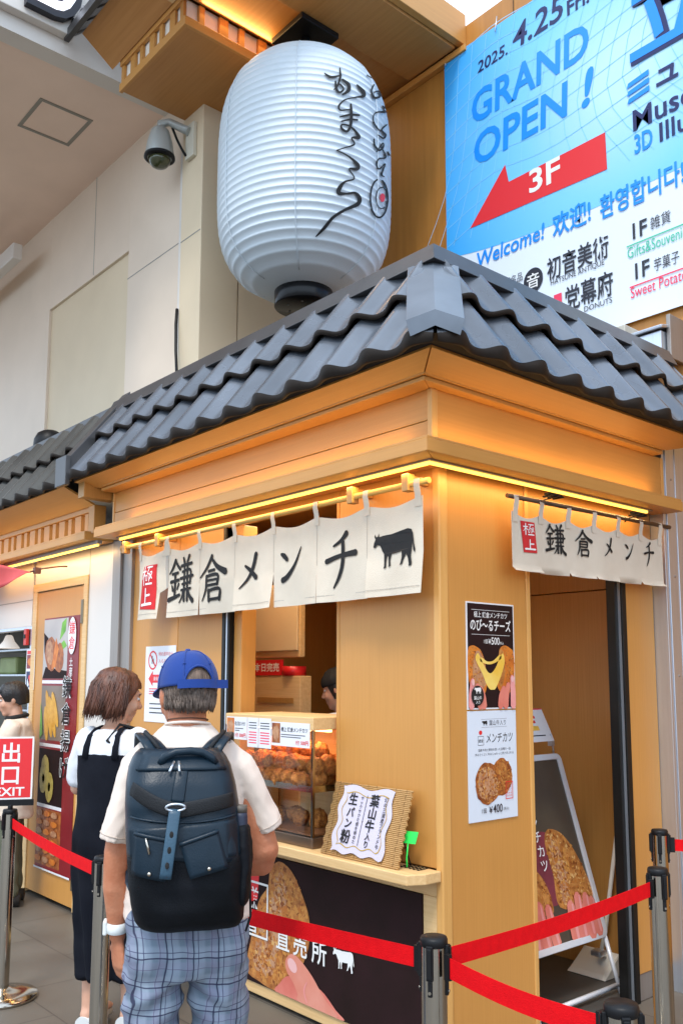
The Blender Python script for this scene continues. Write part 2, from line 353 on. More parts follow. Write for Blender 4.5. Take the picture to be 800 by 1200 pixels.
KANJI = {
 'kama': [([(.26, .98), (.16, .82), (.02, .68)], (.08, .07, .03)), ([(.27, .95), (.36, .84), (.47, .76)], (.05, .07, .08)), ([(.13, .67), (.38, .69)], .06), ([(.07, .50), (.43, .53)], (.07, .06)),
   ([(.25, .68), (.25, .16)], .075), ([(.12, .42), (.17, .31)], (.04, .08)), ([(.41, .44), (.34, .32)], (.07, .04)), ([(.02, .10), (.47, .20)], (.10, .06)),
   ([(.60, 1.), (.66, .88)], (.05, .09)), ([(.86, 1.02), (.77, .88)], (.09, .05)), ([(.51, .82), (.97, .85)], .065), ([(.56, .69), (.91, .71), (.90, .42)], (.05, .06, .07)),
   ([(.48, .55), (1.02, .58)], .06), ([(.56, .42), (.90, .44)], .05), ([(.52, .29), (.94, .31)], .05), ([(.66, .84), (.65, .05)], (.06, .08)), ([(.79, .84), (.79, .05)], (.06, .08)),
   ([(.63, .30), (.56, .14), (.45, .02)], (.06, .05, .03)), ([(.81, .30), (.90, .14), (1.03, .03)], (.05, .08, .11))],
 'kura': [([(.50, 1.02), (.30, .78), (.0, .56)], (.10, .08, .03)), ([(.50, .96), (.72, .76), (1.02, .62)], (.06, .10, .14)), ([(.36, .68), (.62, .70)], .06), ([(.28, .57), (.73, .58), (.71, .36)], (.06, .07, .07)),
   ([(.30, .47), (.70, .48)], .05), ([(.28, .36), (.70, .37)], .055), ([(.28, .58), (.25, .28), (.10, .02)], (.08, .07, .03)), ([(.36, .26), (.36, .0)], .08), ([(.36, .24), (.78, .26), (.74, .02)], (.06, .07, .09)), ([(.36, .04), (.74, .05)], .06)],
 'me': [([(.74, .96), (.62, .58), (.42, .28), (.10, .04)], (.12, .11, .08, .03)), ([(.32, .66), (.52, .52), (.74, .30)], (.06, .10, .13))],
 'n': [([(.10, .80), (.22, .74), (.34, .62)], (.06, .13, .10)), ([(.14, .06), (.34, .16), (.62, .46), (.86, .92)], (.14, .12, .08, .03))],
 'chi': [([(.66, .98), (.50, .86), (.24, .76)], (.12, .08, .04)), ([(.02, .48), (.45, .56), (.98, .58)], (.10, .08, .12)), ([(.54, .82), (.54, .44), (.42, .18), (.24, -.04)], (.09, .10, .08, .03))],
 'goku': [([(.0, .70), (.42, .73)], .07), ([(.22, .98), (.22, .02)], .08), ([(.21, .66), (.12, .46), (.0, .32)], (.06, .05, .03)), ([(.24, .62), (.38, .48)], (.05, .08)), ([(.50, .92), (.98, .94)], .07),
   ([(.74, .92), (.60, .62), (.80, .56), (.78, .20)], .06), ([(.48, .50), (.48, .26), (.60, .28), (.60, .50), (.48, .50)], .045), ([(.84, .66), (1., .66), (.86, .32)], .05), ([(.86, .56), (1.02, .34)], .06), ([(.46, .06), (1.02, .08)], .08)],
 'ue': [([(.48, .96), (.48, .10)], .10), ([(.48, .56), (.84, .60)], .09), ([(.02, .06), (1., .10)], .11)]}
COW = [(0, .56), (.02, .66), (.055, .74), (.03, .80), (.04, .87), (.07, .79), (.11, .80), (.135, .88), (.145, .78), (.24, .80), (.45, .80), (.62, .83), (.84, .87), (.92, .84), (.955, .74), (.975, .5), (1., .36), (.985, .29), (.955, .36), (.945, .56), (.925, .42), (.905, .24),
       (.93, .07), (.915, 0), (.86, 0), (.865, .06), (.84, .2), (.80, .30), (.74, .17), (.715, .07), (.65, .04), (.675, .10), (.70, .22), (.70, .37), (.55, .34), (.45, .34), (.42, .20), (.43, .06), (.38, .03), (.385, .10), (.37, .30), (.34, .31), (.32, .16), (.325, .03), (.26, .01), (.275, .08), (.27, .22), (.265, .36), (.215, .45), (.17, .57), (.10, .60), (.04, .53)]
def cow(A, u, v, w, m, flip=False): A.poly([(u + (1 - a if flip else a) * w, v + b * w * .70) for a, b in COW], m)
# ------------------------------------------------------------------ ground
def tile_ground():
    m = bpy.data.materials.new('stone_paving'); m.use_nodes = True; t = m.node_tree; b = t.nodes['Principled BSDF']
    co = _n(t, 'ShaderNodeTexCoord'); br = _n(t, 'ShaderNodeTexBrick'); br.offset = .5
    br.inputs['Scale'].default_value = 1; br.inputs['Brick Width'].default_value = .8; br.inputs['Row Height'].default_value = .4
    br.inputs['Mortar Size'].default_value = .0035; br.inputs['Mortar Smooth'].default_value = .3
    br.inputs['Color1'].default_value = (.150, .132, .108, 1); br.inputs['Color2'].default_value = (.122, .108, .090, 1); br.inputs['Mortar'].default_value = (.062, .054, .046, 1)
    n1 = _n(t, 'ShaderNodeTexNoise'); n1.inputs['Scale'].default_value = 2.2; n1.inputs['Detail'].default_value = 8
    n2 = _n(t, 'ShaderNodeTexNoise'); n2.inputs['Scale'].default_value = 160; n2.inputs['Detail'].default_value = 2
    r = _n(t, 'ShaderNodeValToRGB'); r.color_ramp.elements[0].position = .3; r.color_ramp.elements[0].color = (.72, .70, .68, 1); r.color_ramp.elements[1].position = .7; r.color_ramp.elements[1].color = (1.1, 1.08, 1.05, 1)
    mx = _n(t, 'ShaderNodeMix', data_type='RGBA', blend_type='MULTIPLY'); mx.inputs[0].default_value = 1
    t.links.new(co.outputs['Object'], br.inputs['Vector']); t.links.new(co.outputs['Object'], n1.inputs['Vector']); t.links.new(co.outputs['Object'], n2.inputs['Vector'])
    t.links.new(n1.outputs['Fac'], r.inputs['Fac']); t.links.new(br.outputs['Color'], mx.inputs[6]); t.links.new(r.outputs['Color'], mx.inputs[7]); t.links.new(mx.outputs[2], b.inputs['Base Color'])
    ma = _n(t, 'ShaderNodeMath', operation='MULTIPLY_ADD'); ma.inputs[1].default_value = .35; ma.inputs[2].default_value = .28
    t.links.new(n1.outputs['Fac'], ma.inputs[0]); t.links.new(ma.outputs[0], b.inputs['Roughness'])
    bp = _n(t, 'ShaderNodeBump'); bp.inputs['Strength'].default_value = .15; bp.inputs['Distance'].default_value = .004
    t.links.new(n2.outputs['Fac'], bp.inputs['Height']); t.links.new(bp.outputs['Normal'], b.inputs['Normal'])
    return m
g = MB(); g.quad((-60, -60, 0), (60, -60, 0), (60, 60, 0), (-60, 60, 0)); go = g.build('ground', tile_ground()); go['kind'] = 'structure'

# ------------------------------------------------------------------ white building behind (flat front, soffit, overhang)
YW = .95; ZS = 6.29
wb = thing('white_building', 'tall white panelled building with a deep pale soffit behind the tiled stall roof', 'building', (-6, YW, 0))
m = MB()
# wall with a recess between x -6.34 and -4.61, z up to 5.28
m.box(-12, -6.34, YW, YW + .3, 0, ZS); m.box(-4.61, -3.62, YW, YW + .3, 0, ZS); m.box(-6.34, -4.61, YW, YW + .3, 5.28, ZS)
m.build('wall', white_wall, wb, bevel=.004)
m = MB(); m.box(-6.34, -4.61, YW + .03, YW + .25, 0, 5.28); m.build('recessed_panel', cream_wall, wb)
m = MB(); m.box(-3.618, -3.31, YW - .05, YW + .3, 0, 6.6); m.build('pilaster', cream_wall, wb, bevel=.006)
m = MB(); m.box(-3.66, -3.625, YW - .045, YW - .004, 0, 5.75, 0); m.build('downpipe', white_gloss, wb, bevel=.008)
m = MB(); m.box(-4.612, -3.66, YW - .002, YW, 5.008, 5.016); m.box(-5.32, -5.312, YW - .002, YW, 5.3, ZS); m.box(-3.61, -3.32, YW - .052, YW - .05, 4.95, 4.958)
m.build('panel_joint', mat('joint_grey', (.30, .28, .25), .7), wb)
m = MB(); m.box(-12, -4.02, -2.3, YW, ZS, ZS + .12); m.build('soffit', soffit_m, wb)
m = MB(); m.box(-4.02, -3.86, -2.3, YW + .3, ZS - .02, 8.5); m.build('fascia', white_gloss, wb)
m = MB(); m.box(-12, -4.02, YW, YW + .3, ZS + .13, 8.5); m.box(-4.02, -3.31, YW + .04, YW + .3, 6.62, 9); m.build('upper_wall', white_wall, wb)
m = MB()
a, b, c, d = (-6.485, .80), (-5.90, .80), (-5.93, 1.0), (-6.5, 1.0)
hx0, hx1, hy0, hy1 = -5.0, -4.5, .05, .52
fr = .03
for bx in ((hx0, hx1, hy0, hy0 + fr), (hx0, hx1, hy1 - fr, hy1), (hx0, hx0 + fr, hy0 + fr, hy1 - fr), (hx1 - fr, hx1, hy0 + fr, hy1 - fr)): m.box(*bx, ZS - .006, ZS - .001)
m.build('access_hatch', mat('hatch_frame', (.27, .25, .21), .5, .2), wb)
m = MB(); m.box(-12, -6.55, .62, .72, 5.83, 6.0); m.build('bracket_rail', white_gloss, wb, bevel=.01)
sg = MB(); sg.box(-3.86, -3.78, -2.2, .02, 6.40, 8.2); sgo = sg.build('sign_panel', white_gloss, wb, bevel=.006)
A = Art(plane_fn((-3.775, -.52, 6.52), (0, 1, 0), (0, 0, 1)), .004)
lm = mat('letter_black', (.012, .012, .02), .35); lw = mat('letter_lit', (.9, .9, .95), .4, emit=(.8, .85, 1), estr=1.2)
# thick rounded letter D with a lit face, only its lower part is in the picture
def round_d(k):
    P = [(0 + k, 0 + k), (.20, 0 + k)]
    for i in range(9): t = -pi / 2 + pi * i / 8; P.append((.20 + (.19 - k) * cos(t), .26 + (.26 - k) * sin(t)))
    return P + [(0 + k, .52 - k)]
lt = MB()
for k, x0, x1, mi in ((-.02, -3.78, -3.72, 0), (.035, -3.719, -3.70, 1), (.095, -3.699, -3.694, 0)):
    P = round_d(k); n = len(P); vs = [(x0, -.36 + u, 6.47 + v) for u, v in P] + [(x1, -.36 + u, 6.47 + v) for u, v in P]
    lt.add(vs, [list(range(n))[::-1], list(range(n, 2 * n))] + [(i, (i + 1) % n, (i + 1) % n + n, i + n) for i in range(n)], mi)
lt.build('sign_letter', [lm, lw], sgo)

# ------------------------------------------------------------------ brown clad building with canopy
YB = 2.14; ZC = 6.2
bb = thing('clad_building', 'brown wood clad building carrying the blue banner under a projecting timber canopy', 'building', (0, YB, 0))
m = MB(); m.box(-2.68, 6, YB, YB + .3, 0, 6.33); m.build('wall', wood_brown, bb)
m = MB(); m.box(-3.5, -2.682, YB, YB + .3, 0, 6.33); m.box(-3.5, -3.312, YW + .31, YB - .001, 0, 6.4); m.build('cream_wall', cream_wall, bb)
m = MB(); m.box(-2.7, 6, YB - .02, YB, 2.9, 2.912); m.box(-1.22, -1.212, YB - .004, YB, 0, 6.3); m.build('cladding_joint', mat('joint_brown', (.12, .06, .02), .7), bb)
m = MB(); m.box(-2.66, -1.72, -.3, YB, ZC, ZC + .1); m.build('canopy_soffit', wood_soffit, bb, bevel=.004)
m = MB(); m.box(-2.2, -1.72, .6, YB - .06, ZC - .05, ZC - .001); m.build('soffit_board', wood_soffit, bb, bevel=.003)
m = MB(); m.box(-1.715, -1.66, -.3, YB, ZC - .03, ZC + .22); m.build('canopy_edge', wood_y, bb, bevel=.004)
m = MB(); m.box(-2.68, -1.63, YB - .05, YB - .001, ZC - .10, ZC - .052); m.build('cove_trim', wood_x, bb, bevel=.004)
m = MB(); m.box(-2.66, -1.66, .15, .24, ZC - .09, ZC - .001); m.box(-2.66, -1.66, .10, .13, ZC - .05, ZC - .001); m.build('canopy_beam', wood_pale, bb, bevel=.006)
# lattice box: bottom z 6.0
BX0, BX1, BY0, BY1, BZ = -3.60, -2.66, .35, 1.9, 6.0
m = MB(); m.box(BX0, BX1, BY0, BY1, BZ, BZ + .05); m.build('eave_base', wood_soffit, bb, bevel=.004)
m = MB(); m.box(BX0 - .006, BX1 + .006, BY0 - .03, BY0 - .002, BZ - .012, BZ + .055); m.build('eave_rail', wood_x, bb, bevel=.003)
m = MB(); m.box(BX1 + .002, BX1 + .03, BY0 - .03, BY1, BZ - .012, BZ + .055); m.build('eave_rail', wood_y, bb, bevel=.003)
m = MB(); m.box(BX0 - .006, BX1 + .03, BY0 - .03, BY0 - .002, BZ + .20, BZ + .26); m.box(BX1 + .002, BX1 + .03, BY0, BY1, BZ + .20, BZ + .26); m.build('eave_rail', wood_x, bb, bevel=.003)
m = MB(); m.box(BX0 + .01, BX1 - .012, BY0 + .006, BY1, BZ + .05, BZ + .26); m.build('lattice_infill', mat('infill_paper', (.86, .80, .70), .7), bb)
for k in range(7): x = BX0 + (BX1 - BX0 - .06) * k / 6; w = .075 if k % 2 else .045; m = MB(); m.box(x, x + w, BY0 - .018, BY0 + .004, BZ + .056, BZ + .199); m.build('lattice_post', wood_v, bb, bevel=.002)
for k in range(8): y = BY0 + .09 + k * .17; w = .075 if k % 2 else .045; m = MB(); m.box(BX1 - .010, BX1 + .02, y, y + w, BZ + .056, BZ + .199); m.build('lattice_post', wood_v, bb, bevel=.002)
m = MB(); m.slab((BX0 - .12, BY0 - .28, BZ + .44), (BX0 - .12, BY0 - .02, BZ + .262), (BX1 + .3, BY0 - .02, BZ + .262), (BX1 + .3, BY0 - .28, BZ + .44), -.03); m.build('eave_soffit', wood_soffit, bb)
m = MB()
def wave_sheet(m, P, ncol, rows, lip, mi=(0, 1), amp=.03, per=.2, xlim=None, sub=8):
    """corrugated sheet: P(s, t) -> point, N normal; t 0 ridge..1 eave"""
    pass
# upper eave roof of rounded pantiles
for k in range(8):
    x = BX0 - .16 + .175 * k
    m.tube([(x, BY0 - .34, BZ + .47), (x, BY0 + .5, BZ + 1.25)], .045, 10)
    m.lathe([(.0, -.02), (.052, -.02), (.052, .02), (.0, .02)], (0, 0, 0), 14)
    n = 4 * 14; q = Matrix.Rotation(radians(90), 3, 'X')
    for i in range(len(m.v) - n, len(m.v)): v = q @ Vector(m.v[i]); m.v[i] = (v.x + x, v.y + BY0 - .345, v.z + BZ + .475)
m.slab((BX0 - .22, BY0 - .36, BZ + .44), (BX1 + .3, BY0 - .36, BZ + .44), (BX1 + .3, BY0 + .6, BZ + 1.33), (BX0 - .22, BY0 + .6, BZ + 1.33), .03)
m.box(BX0 - .24, BX1 + .3, BY0 - .39, BY0 - .35, BZ + .38, BZ + .45)
m.build('eave_tiles', tile_cap, bb)
m = MB(); m.box(-2.52, -2.16, .98, 1.32, ZC - .10, ZC - .055); m.build('lantern_plate', black_m, bb, bevel=.005)
# warm lamp strip tucked behind the canopy beam
def strip_light(name, loc, size_x, size_y, rot, power, col=(1, .60, .22)):
    l = bpy.data.lights.new(name, 'AREA'); l.shape = 'RECTANGLE'; l.size = size_x; l.size_y = size_y; l.energy = power; l.color = col
    o = bpy.data.objects.new(name, l); COL.objects.link(o); o.location = loc; o.rotation_euler = rot; return o
strip_light('canopy_lamp', (-2.63, .75, ZC - .03), .03, .6, (0, radians(-70), 0), 3.)

# ------------------------------------------------------------------ main food stall
st = thing('food_stall', 'corner food stall in pale wood with a dark tiled roof and a warm lit eave', 'food stall', (-1.25, .8, 0))
def part(name, fn, m, parent=st, bevel=.003):
    b = MB(); fn(b); return b.build(name, m, parent, bevel=bevel)
XL, XWL, XWR, YD0, YD1, YE = -2.50, -1.50, -.60, .565, 1.29, 1.575
part('front_wall', lambda b: (b.box(XL, -1.98, 0, .05, .764, 2.62), b.box(-1.975, XWL, 0, .05, .764, 2.62), b.box(XWR, -.03, 0, .05, .764, 2.62), b.box(XWL, XWR, 0, .05, 2.275, 2.62)), wood_v)
part('front_base', lambda b: (b.box(XL, -.03, 0, .05, .02, .07), b.box(XL, -2.42, 0, .05, .07, .66), b.box(-.105, -.03, 0, .05, .07, .66), b.box(XL, -.03, 0, .05, .66, .72)), wood_pale)
part('kick_plate', lambda b: b.box(XL, -.03, .03, .05, 0, .02), black_m, bevel=0)
part('side_wall', lambda b: (b.box(-.05, 0, .045, YD0 - .025, .02, 2.62), b.box(-.05, 0, YD0, YD1 + .02, 2.02, 2.62), b.box(-.05, 0, YD1 + .02, YE, .12, 2.62)), wood_v)
part('side_plinth', lambda b: b.box(-.05, -.004, YD1 + .02, YE, 0, .118), alu_grey)
corner_m = mat('corner_trim_wood', (.68, .37, .115), .38, col2=(.62, .32, .09), vscale=3, stretch=(20, 20, .8))
part('corner_post', lambda b: b.box(-.03, .007, -.007, .045, .02, 2.62), corner_m, bevel=.006)
part('door_jamb', lambda b: b.box(-.05, .006, YD0 - .025, YD0, .02, 2.62), corner_m, bevel=.003)
part('door_track', lambda b: (b.box(-.06, -.01, YD1 - .045, YD1 - .022, 0, 2.1), b.box(-.05, .012, YD1 - .02, YD1 + .018, 0, 2.1)), black_m)
part('door_track', lambda b: b.box(-.058, .002, YD1 - .0218, YD1 - .0202, 0, 2.1), alu, bevel=0)
part('window_jamb', lambda b: (b.box(XWL - .03, XWL, -.006, .055, .8, 2.27), b.box(XWL + .012, XWL + .03, 0, .06, .8, 2.1)), black_m)
part('window_jamb', lambda b: b.box(XWL + .001, XWL + .011, -.002, .058, .8, 2.1), alu)
part('window_jamb', lambda b: b.box(XWL + .031, XWL + .10, .03, .12, .764, 2.27), wood_v)
part('window_jamb', lambda b: b.box(XWR - .02, XWR, -.002, .06, .764, 2.27), wood_v)
part('stall_floor', lambda b: b.box(XL, -.05, .06, 1.62, .001, .006), mat('floor_dark', (.07, .065, .058), .35, var=.3, vscale=5), bevel=0)
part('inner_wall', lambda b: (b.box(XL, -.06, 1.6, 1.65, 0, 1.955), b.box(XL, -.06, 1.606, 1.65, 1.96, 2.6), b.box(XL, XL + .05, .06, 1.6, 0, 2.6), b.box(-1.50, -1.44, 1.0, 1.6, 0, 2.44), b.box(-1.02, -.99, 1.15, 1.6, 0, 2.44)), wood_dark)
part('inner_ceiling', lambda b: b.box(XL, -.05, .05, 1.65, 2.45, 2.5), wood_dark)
strip_light('inner_fill', (-1.2, .18, 2.43), 1.2, .2, (radians(-18), 0, 0), 10, (1, .80, .55))  # unseen fill light added to brighten the stall interior, no fitting modelled
part('top_slab', lambda b: b.box(-2.72, -.03, .06, 1.75, 3.12, 3.18), tile_dark)  # simple unseen slab closing the stall top, added to stop light leaks
part('back_wall', lambda b: b.box(XL, -.05, 1.652, 1.7, 0, 3.1), wood_v)
part('side_wall_end', lambda b: b.box(XL - .02, XL, .0, 1.6, 0, 3.1), wood_v)
# cornice shelf (front overhang .24, side overhang .17)
CF, CS, CZ0, CZ1 = .24, .17, 2.315, 2.365
XCL, YCE = -2.575, 1.60
part('cornice', lambda b: (b.add([(XCL, -CF, CZ0), (CS, -CF, CZ0), (0.008, -.008, CZ0), (XCL, -.008, CZ0), (XCL, -CF, CZ1), (CS, -CF, CZ1), (.008, -.008, CZ1), (XCL, -.008, CZ1)],
     [(0, 3, 2, 1), (4, 5, 6, 7), (0, 1, 5, 4), (1, 2, 6, 5), (2, 3, 7, 6), (3, 0, 4, 7)]), b.box(XCL, CS - .006, -CF + .006, -CF + .05, CZ1, CZ1 + .012)), wood_x)
part('cornice', lambda b: (b.hexa([(CS, -CF, CZ0), (CS, YCE, CZ0), (.008, YCE, CZ0), (.0085, -.008, CZ0), (CS, -CF, CZ1), (CS, YCE, CZ1), (.008, YCE, CZ1), (.0085, -.008, CZ1)]),
     b.box(CS - .05, CS - .006, -CF + .051, YCE, CZ1, CZ1 + .012)), wood_y)
# frieze board between cornice and soffit
FZ1 = 2.60
part('frieze', lambda b: (b.box(XCL + .02, .06, -.12, -.09, CZ1 - .002, 2.475), b.box(XCL + .02, .06, -.117, -.09, 2.478, FZ1)), wood_x)
part('frieze', lambda b: (b.box(.05, .08, -.088, YE - .02, CZ1 - .002, FZ1), ), wood_y)
for bx_ in ((.06, .084, -.124, -.0885, CZ1 - .001, FZ1), (.05, .084, YE - .018, YE + .005, CZ1 - .001, FZ1), (XCL, XCL + .018, -.124, -.0, CZ1, FZ1)): part('frieze_corner', lambda b: b.box(*bx_), corner_m)
# soffit: trim and sloped board
TF, TS, OF, OS, TZ, OZ = .21, .13, .315, .265, 2.60, 2.672
part('soffit_trim', lambda b: (b.hexa([(-2.56, -TF, TZ), (TS, -TF, TZ), (.05, -.09, TZ), (-2.56, -.09, TZ), (-2.56, -TF, TZ + .016), (TS, -TF, TZ + .016), (.05, -.09, TZ + .016), (-2.56, -.09, TZ + .016)]),
    b.hexa([(-2.56, -TF - .014, TZ + .018), (TS + .012, -TF - .014, TZ + .018), (.05, -.09, TZ + .018), (-2.56, -.09, TZ + .018), (-2.56, -TF - .014, TZ + .032), (TS + .012, -TF - .014, TZ + .032), (.05, -.09, TZ + .032), (-2.56, -.09, TZ + .032)])), wood_x)
part('soffit_trim', lambda b: (b.hexa([(TS, -TF, TZ), (TS, 1.5, TZ), (.0505, 1.5, TZ), (.0505, -.09, TZ), (TS, -TF, TZ + .016), (TS, 1.5, TZ + .016), (.0505, 1.5, TZ + .016), (.0505, -.09, TZ + .016)]),
    b.hexa([(TS + .012, -TF - .014, TZ + .018), (TS + .012, 1.5, TZ + .018), (.0505, 1.5, TZ + .018), (.0505, -.09, TZ + .018), (TS + .012, -TF - .014, TZ + .032), (TS + .012, 1.5, TZ + .032), (.0505, 1.5, TZ + .032), (.0505, -.09, TZ + .032)])), wood_y)
part('eave_soffit', lambda b: b.slab((-2.70, -OF, OZ), (OS, -OF, OZ), (TS + .005, -TF - .005, TZ + .033), (-2.58, -TF - .005, TZ + .033), .012), wood_x, bevel=0)
part('eave_soffit', lambda b: b.slab((OS, -OF, OZ), (OS, 1.72, OZ), (TS + .005, 1.52, TZ + .033), (TS + .005, -TF - .005, TZ + .033), .012), wood_y, bevel=0)
# roof sheets
EF, ES, EZ = .34, .31, 2.685          # eave line
RY, RX, RZ = .03, -.045, 3.185        # ridge line
def roof_point(face, s, t, lift):
    e = Vector((s, -EF, EZ)) if face == 'f' else Vector((ES, s, EZ)); r = Vector((s, RY, RZ)) if face == 'f' else Vector((RX, s, RZ))
    p = r.lerp(e, t); q = (RY + EF) if face == 'f' else (ES - RX); h = RZ - EZ; L = sqrt(q * q + h * h)
    nn = Vector((0, -h, q)) / L if face == 'f' else Vector((h, 0, q)) / L
    return p + nn * lift
def wave(s, per=.236):
    c = .5 + .5 * cos(2 * pi * (s + .012) / per); return .044 * c ** 1.35
def sheet(face, s0, s1, t0, t1, base, hip, nsub=14):
    b = MB(); n = int(abs(s1 - s0) / .236 * nsub); g0 = []
    rows = 5
    def lim(s, t):
        if not hip: return s
        h = (RX + (ES - RX) * t) if face == 'f' else (RY + (-EF - RY) * t)
        return min(s, h) if face == 'f' else max(s, h)
    vs = []; 
    for j in range(rows + 1):
        t = t0 + (t1 - t0) * j / rows
        for i in range(n + 1):
            s = lim(s0 + (s1 - s0) * i / n, t)
            cut = abs(s - (s0 + (s1 - s0) * i / n)) > 1e-6
            vs.append(roof_point(face, s, t, base + .012 * (j / rows) + (wave(s) if not cut else 0) + .0035 * noise.noise(Vector((s * 3.1, t0 * 9, 1 if face == 'f' else 4)))))
    for dz, ti in ((0, 0), (-.046, .0), (-.05, -.03)):   # turned down lip at the lower edge, its own vertices
        for i in range(n + 1):
            s = lim(s0 + (s1 - s0) * i / n, t1); q = roof_point(face, s, t1 + ti, base + .0118 + wave(s) * (1 if ti == 0 else .8)); vs.append(Vector((q.x, q.y, min(q.z - .012, EZ - .022))) if (dz and t1 > .9) else q + Vector((0, 0, dz * .5)))
    w = n + 1
    for j in range(rows + 3):
        if j == rows: continue
        fs = []
        for i in range(n):
            a = j * w + i; q = (a, a + w, a + w + 1, a + 1) if face == 'f' else (a, a + w, a + w + 1, a + 1)
            if (Vector(vs[q[0]]) - Vector(vs[q[3]])).length < 1e-6 and (Vector(vs[q[1]]) - Vector(vs[q[2]])).length < 1e-6: continue
            fs.append(q)
        k = len(b.v)
        if j == 0: b.add(vs, [], 0)
        for f in fs: b.f.append(list(f)); b.m.append(0 if j < rows else 1); b.sm.append(True)
    return b
rf = sheet('f', -2.70, .36, .47, 1.0, 0., True); rf2 = sheet('f', -2.70, .36, .02, .52, .028, True)
rf.add(rf2.v, rf2.f); rf.m[-len(rf2.m):] = rf2.m; rf.sm[-len(rf2.sm):] = rf2.sm
RT = rf.build('roof_tiles', [tile_m, tile_dark], st)
rs = sheet('r', -.36, 1.82, .47, 1.0, 0., True); rs2 = sheet('r', -.36, 1.82, .02, .52, .028, True)
rs.add(rs2.v, rs2.f); rs.m[-len(rs2.m):] = rs2.m; rs.sm[-len(rs2.sm):] = rs2.sm
RT2 = rs.build('roof_tiles', [tile_m, tile_dark], st)
# dark board closing the eave under the tiles and rounded eave ends
def eave_board(b):
    b.hexa([(-2.70, -OF - .004, OZ - .002), (OS + .004, -OF - .004, OZ - .002), (OS, -OF + .02, OZ + .02), (-2.70, -OF + .02, OZ + .02), (-2.70, -EF - .006, EZ + .008), (ES + .006, -EF - .006, EZ + .008), (ES - .03, -EF + .04, EZ + .03), (-2.70, -EF + .04, EZ + .03)])
    b.hexa([(OS + .004, -OF - .003, OZ - .002), (OS + .004, 1.80, OZ - .002), (OS - .02, 1.80, OZ + .02), (OS - .02, -OF + .021, OZ + .02), (ES + .0055, -EF - .005, EZ + .008), (ES + .0055, 1.80, EZ + .008), (ES - .04, 1.80, EZ + .03), (ES - .04, -EF + .041, EZ + .03)])
part('eave_board', eave_board, tile_dark, bevel=0)
def hip_cap(b):
    top = Vector((RX, RY, RZ)); bot = Vector((ES, -EF, EZ + .03)); q = Vector((1, 1, 0)).normalized(); z = Vector((0, 0, 1)); p = Vector((1, -1, 0)).normalized(); d = bot - top
    sec = lambda c: [c + q * x + z * y for x, y in ((-.088, -.03), (-.104, .030), (0, .068), (.104, .030), (.088, -.03), (0, .008))]
    r0, r1 = sec(top + d * .12 - z * .004), sec(bot)
    b.rings([r0, r1], 0, False, False)
    e = [r1[1], r1[2], r1[3], r1[4], r1[5], r1[0]]
    b.add(e, [(0, 5, 4, 1), (1, 4, 3, 2)], 0); b.add(r0, [(0, 1, 2, 5), (2, 3, 4, 5)], 0)
part('hip_cap', hip_cap, mat('hip_metal', (.15, .175, .21), .32, .2, col2=(.12, .14, .17), vscale=4, dirt=.3), bevel=.002)
def ridge(b):
    prof = [(-.105, -.030), (-.060, .062), (.0, .085), (.09, .085), (.09, .0), (-.06, -.028)]   # outward, up
    F = [[(x, RY + o, RZ + u) for o, u in prof] for x in (-2.80,)]
    F.append([(RX - o, RY + o, RZ + u) for o, u in prof]); b.rings(F, 0, True, False)
    G = [[(RX - o, RY + o + .0003, RZ + u) for o, u in prof], [(RX - o, 1.82, RZ + u) for o, u in prof]]; b.rings(G, 0, True, False)
part('ridge_cap', ridge, tile_cap, bevel=.002)
part('verge_board', lambda b: (b.hexa([(-2.80, -EF - .02, EZ - .03), (-2.69, -EF - .02, EZ - .03), (-2.69, RY, RZ - .02), (-2.80, RY, RZ - .02), (-2.80, -EF - .02, EZ + .125), (-2.69, -EF - .02, EZ + .125), (-2.69, RY, RZ + .12), (-2.80, RY, RZ + .12)]),
    b.box(-2.82, -2.67, -EF - .05, -EF - .02, EZ - .05, EZ + .13)), tile_cap)
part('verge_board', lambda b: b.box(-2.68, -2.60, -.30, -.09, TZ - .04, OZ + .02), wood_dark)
# warm lamp strips under the cornice
part('light_strip', lambda b: b.box(-2.45, .068, -.136, -.124, 2.296, 2.308), led_m, bevel=0)
part('light_strip', lambda b: b.box(.070, .081, -.136, 1.42, 2.297, 2.308), led_m, bevel=0)
part('strip_channel', lambda b: (b.box(-2.47, .066, -.145, -.118, 2.3085, 2.3145), b.box(.066, .092, -.145, 1.45, 2.3085, 2.3145)), alu_grey, bevel=0)
LW = (1, .62, .24)
strip_light('cornice_lamp', (-1.18, -.125, 2.288), 2.5, .02, (radians(14), 0, 0), 2.9, LW)
strip_light('cornice_lamp', (.075, .62, 2.288), .02, 1.6, (0, radians(14), 0), 2.0, LW)
# uplights lying on top of the cornice
strip_light('cornice_uplamp', (-1.18, -.165, 2.40), 2.3, .02, (radians(180 - 8), 0, 0), 1.1, LW)
strip_light('cornice_uplamp', (.125, .65, 2.40), .02, 1.6, (0, radians(180 - 8), 0), .85, LW)
part('uplight_strip', lambda b: (b.box(-2.4, .05, -.175, -.160, 2.367, 2.38), b.box(.118, .132, -.1, 1.45, 2.367, 2.38)), led_m, bevel=0)
# counter with chamfered end
part('counter', lambda b: b.rings([[(XL, -.16, z), (-.035, -.16, z), (-.001, -.09, z), (-.001, -.008, z), (XL, -.008, z)] for z in (.722, .762)], 0, True, False), wood_pale, bevel=.004)
part('counter_inner', lambda b: b.box(XWL - .02, XWR + .0, .051, .62, .72, .76), wood_pale)
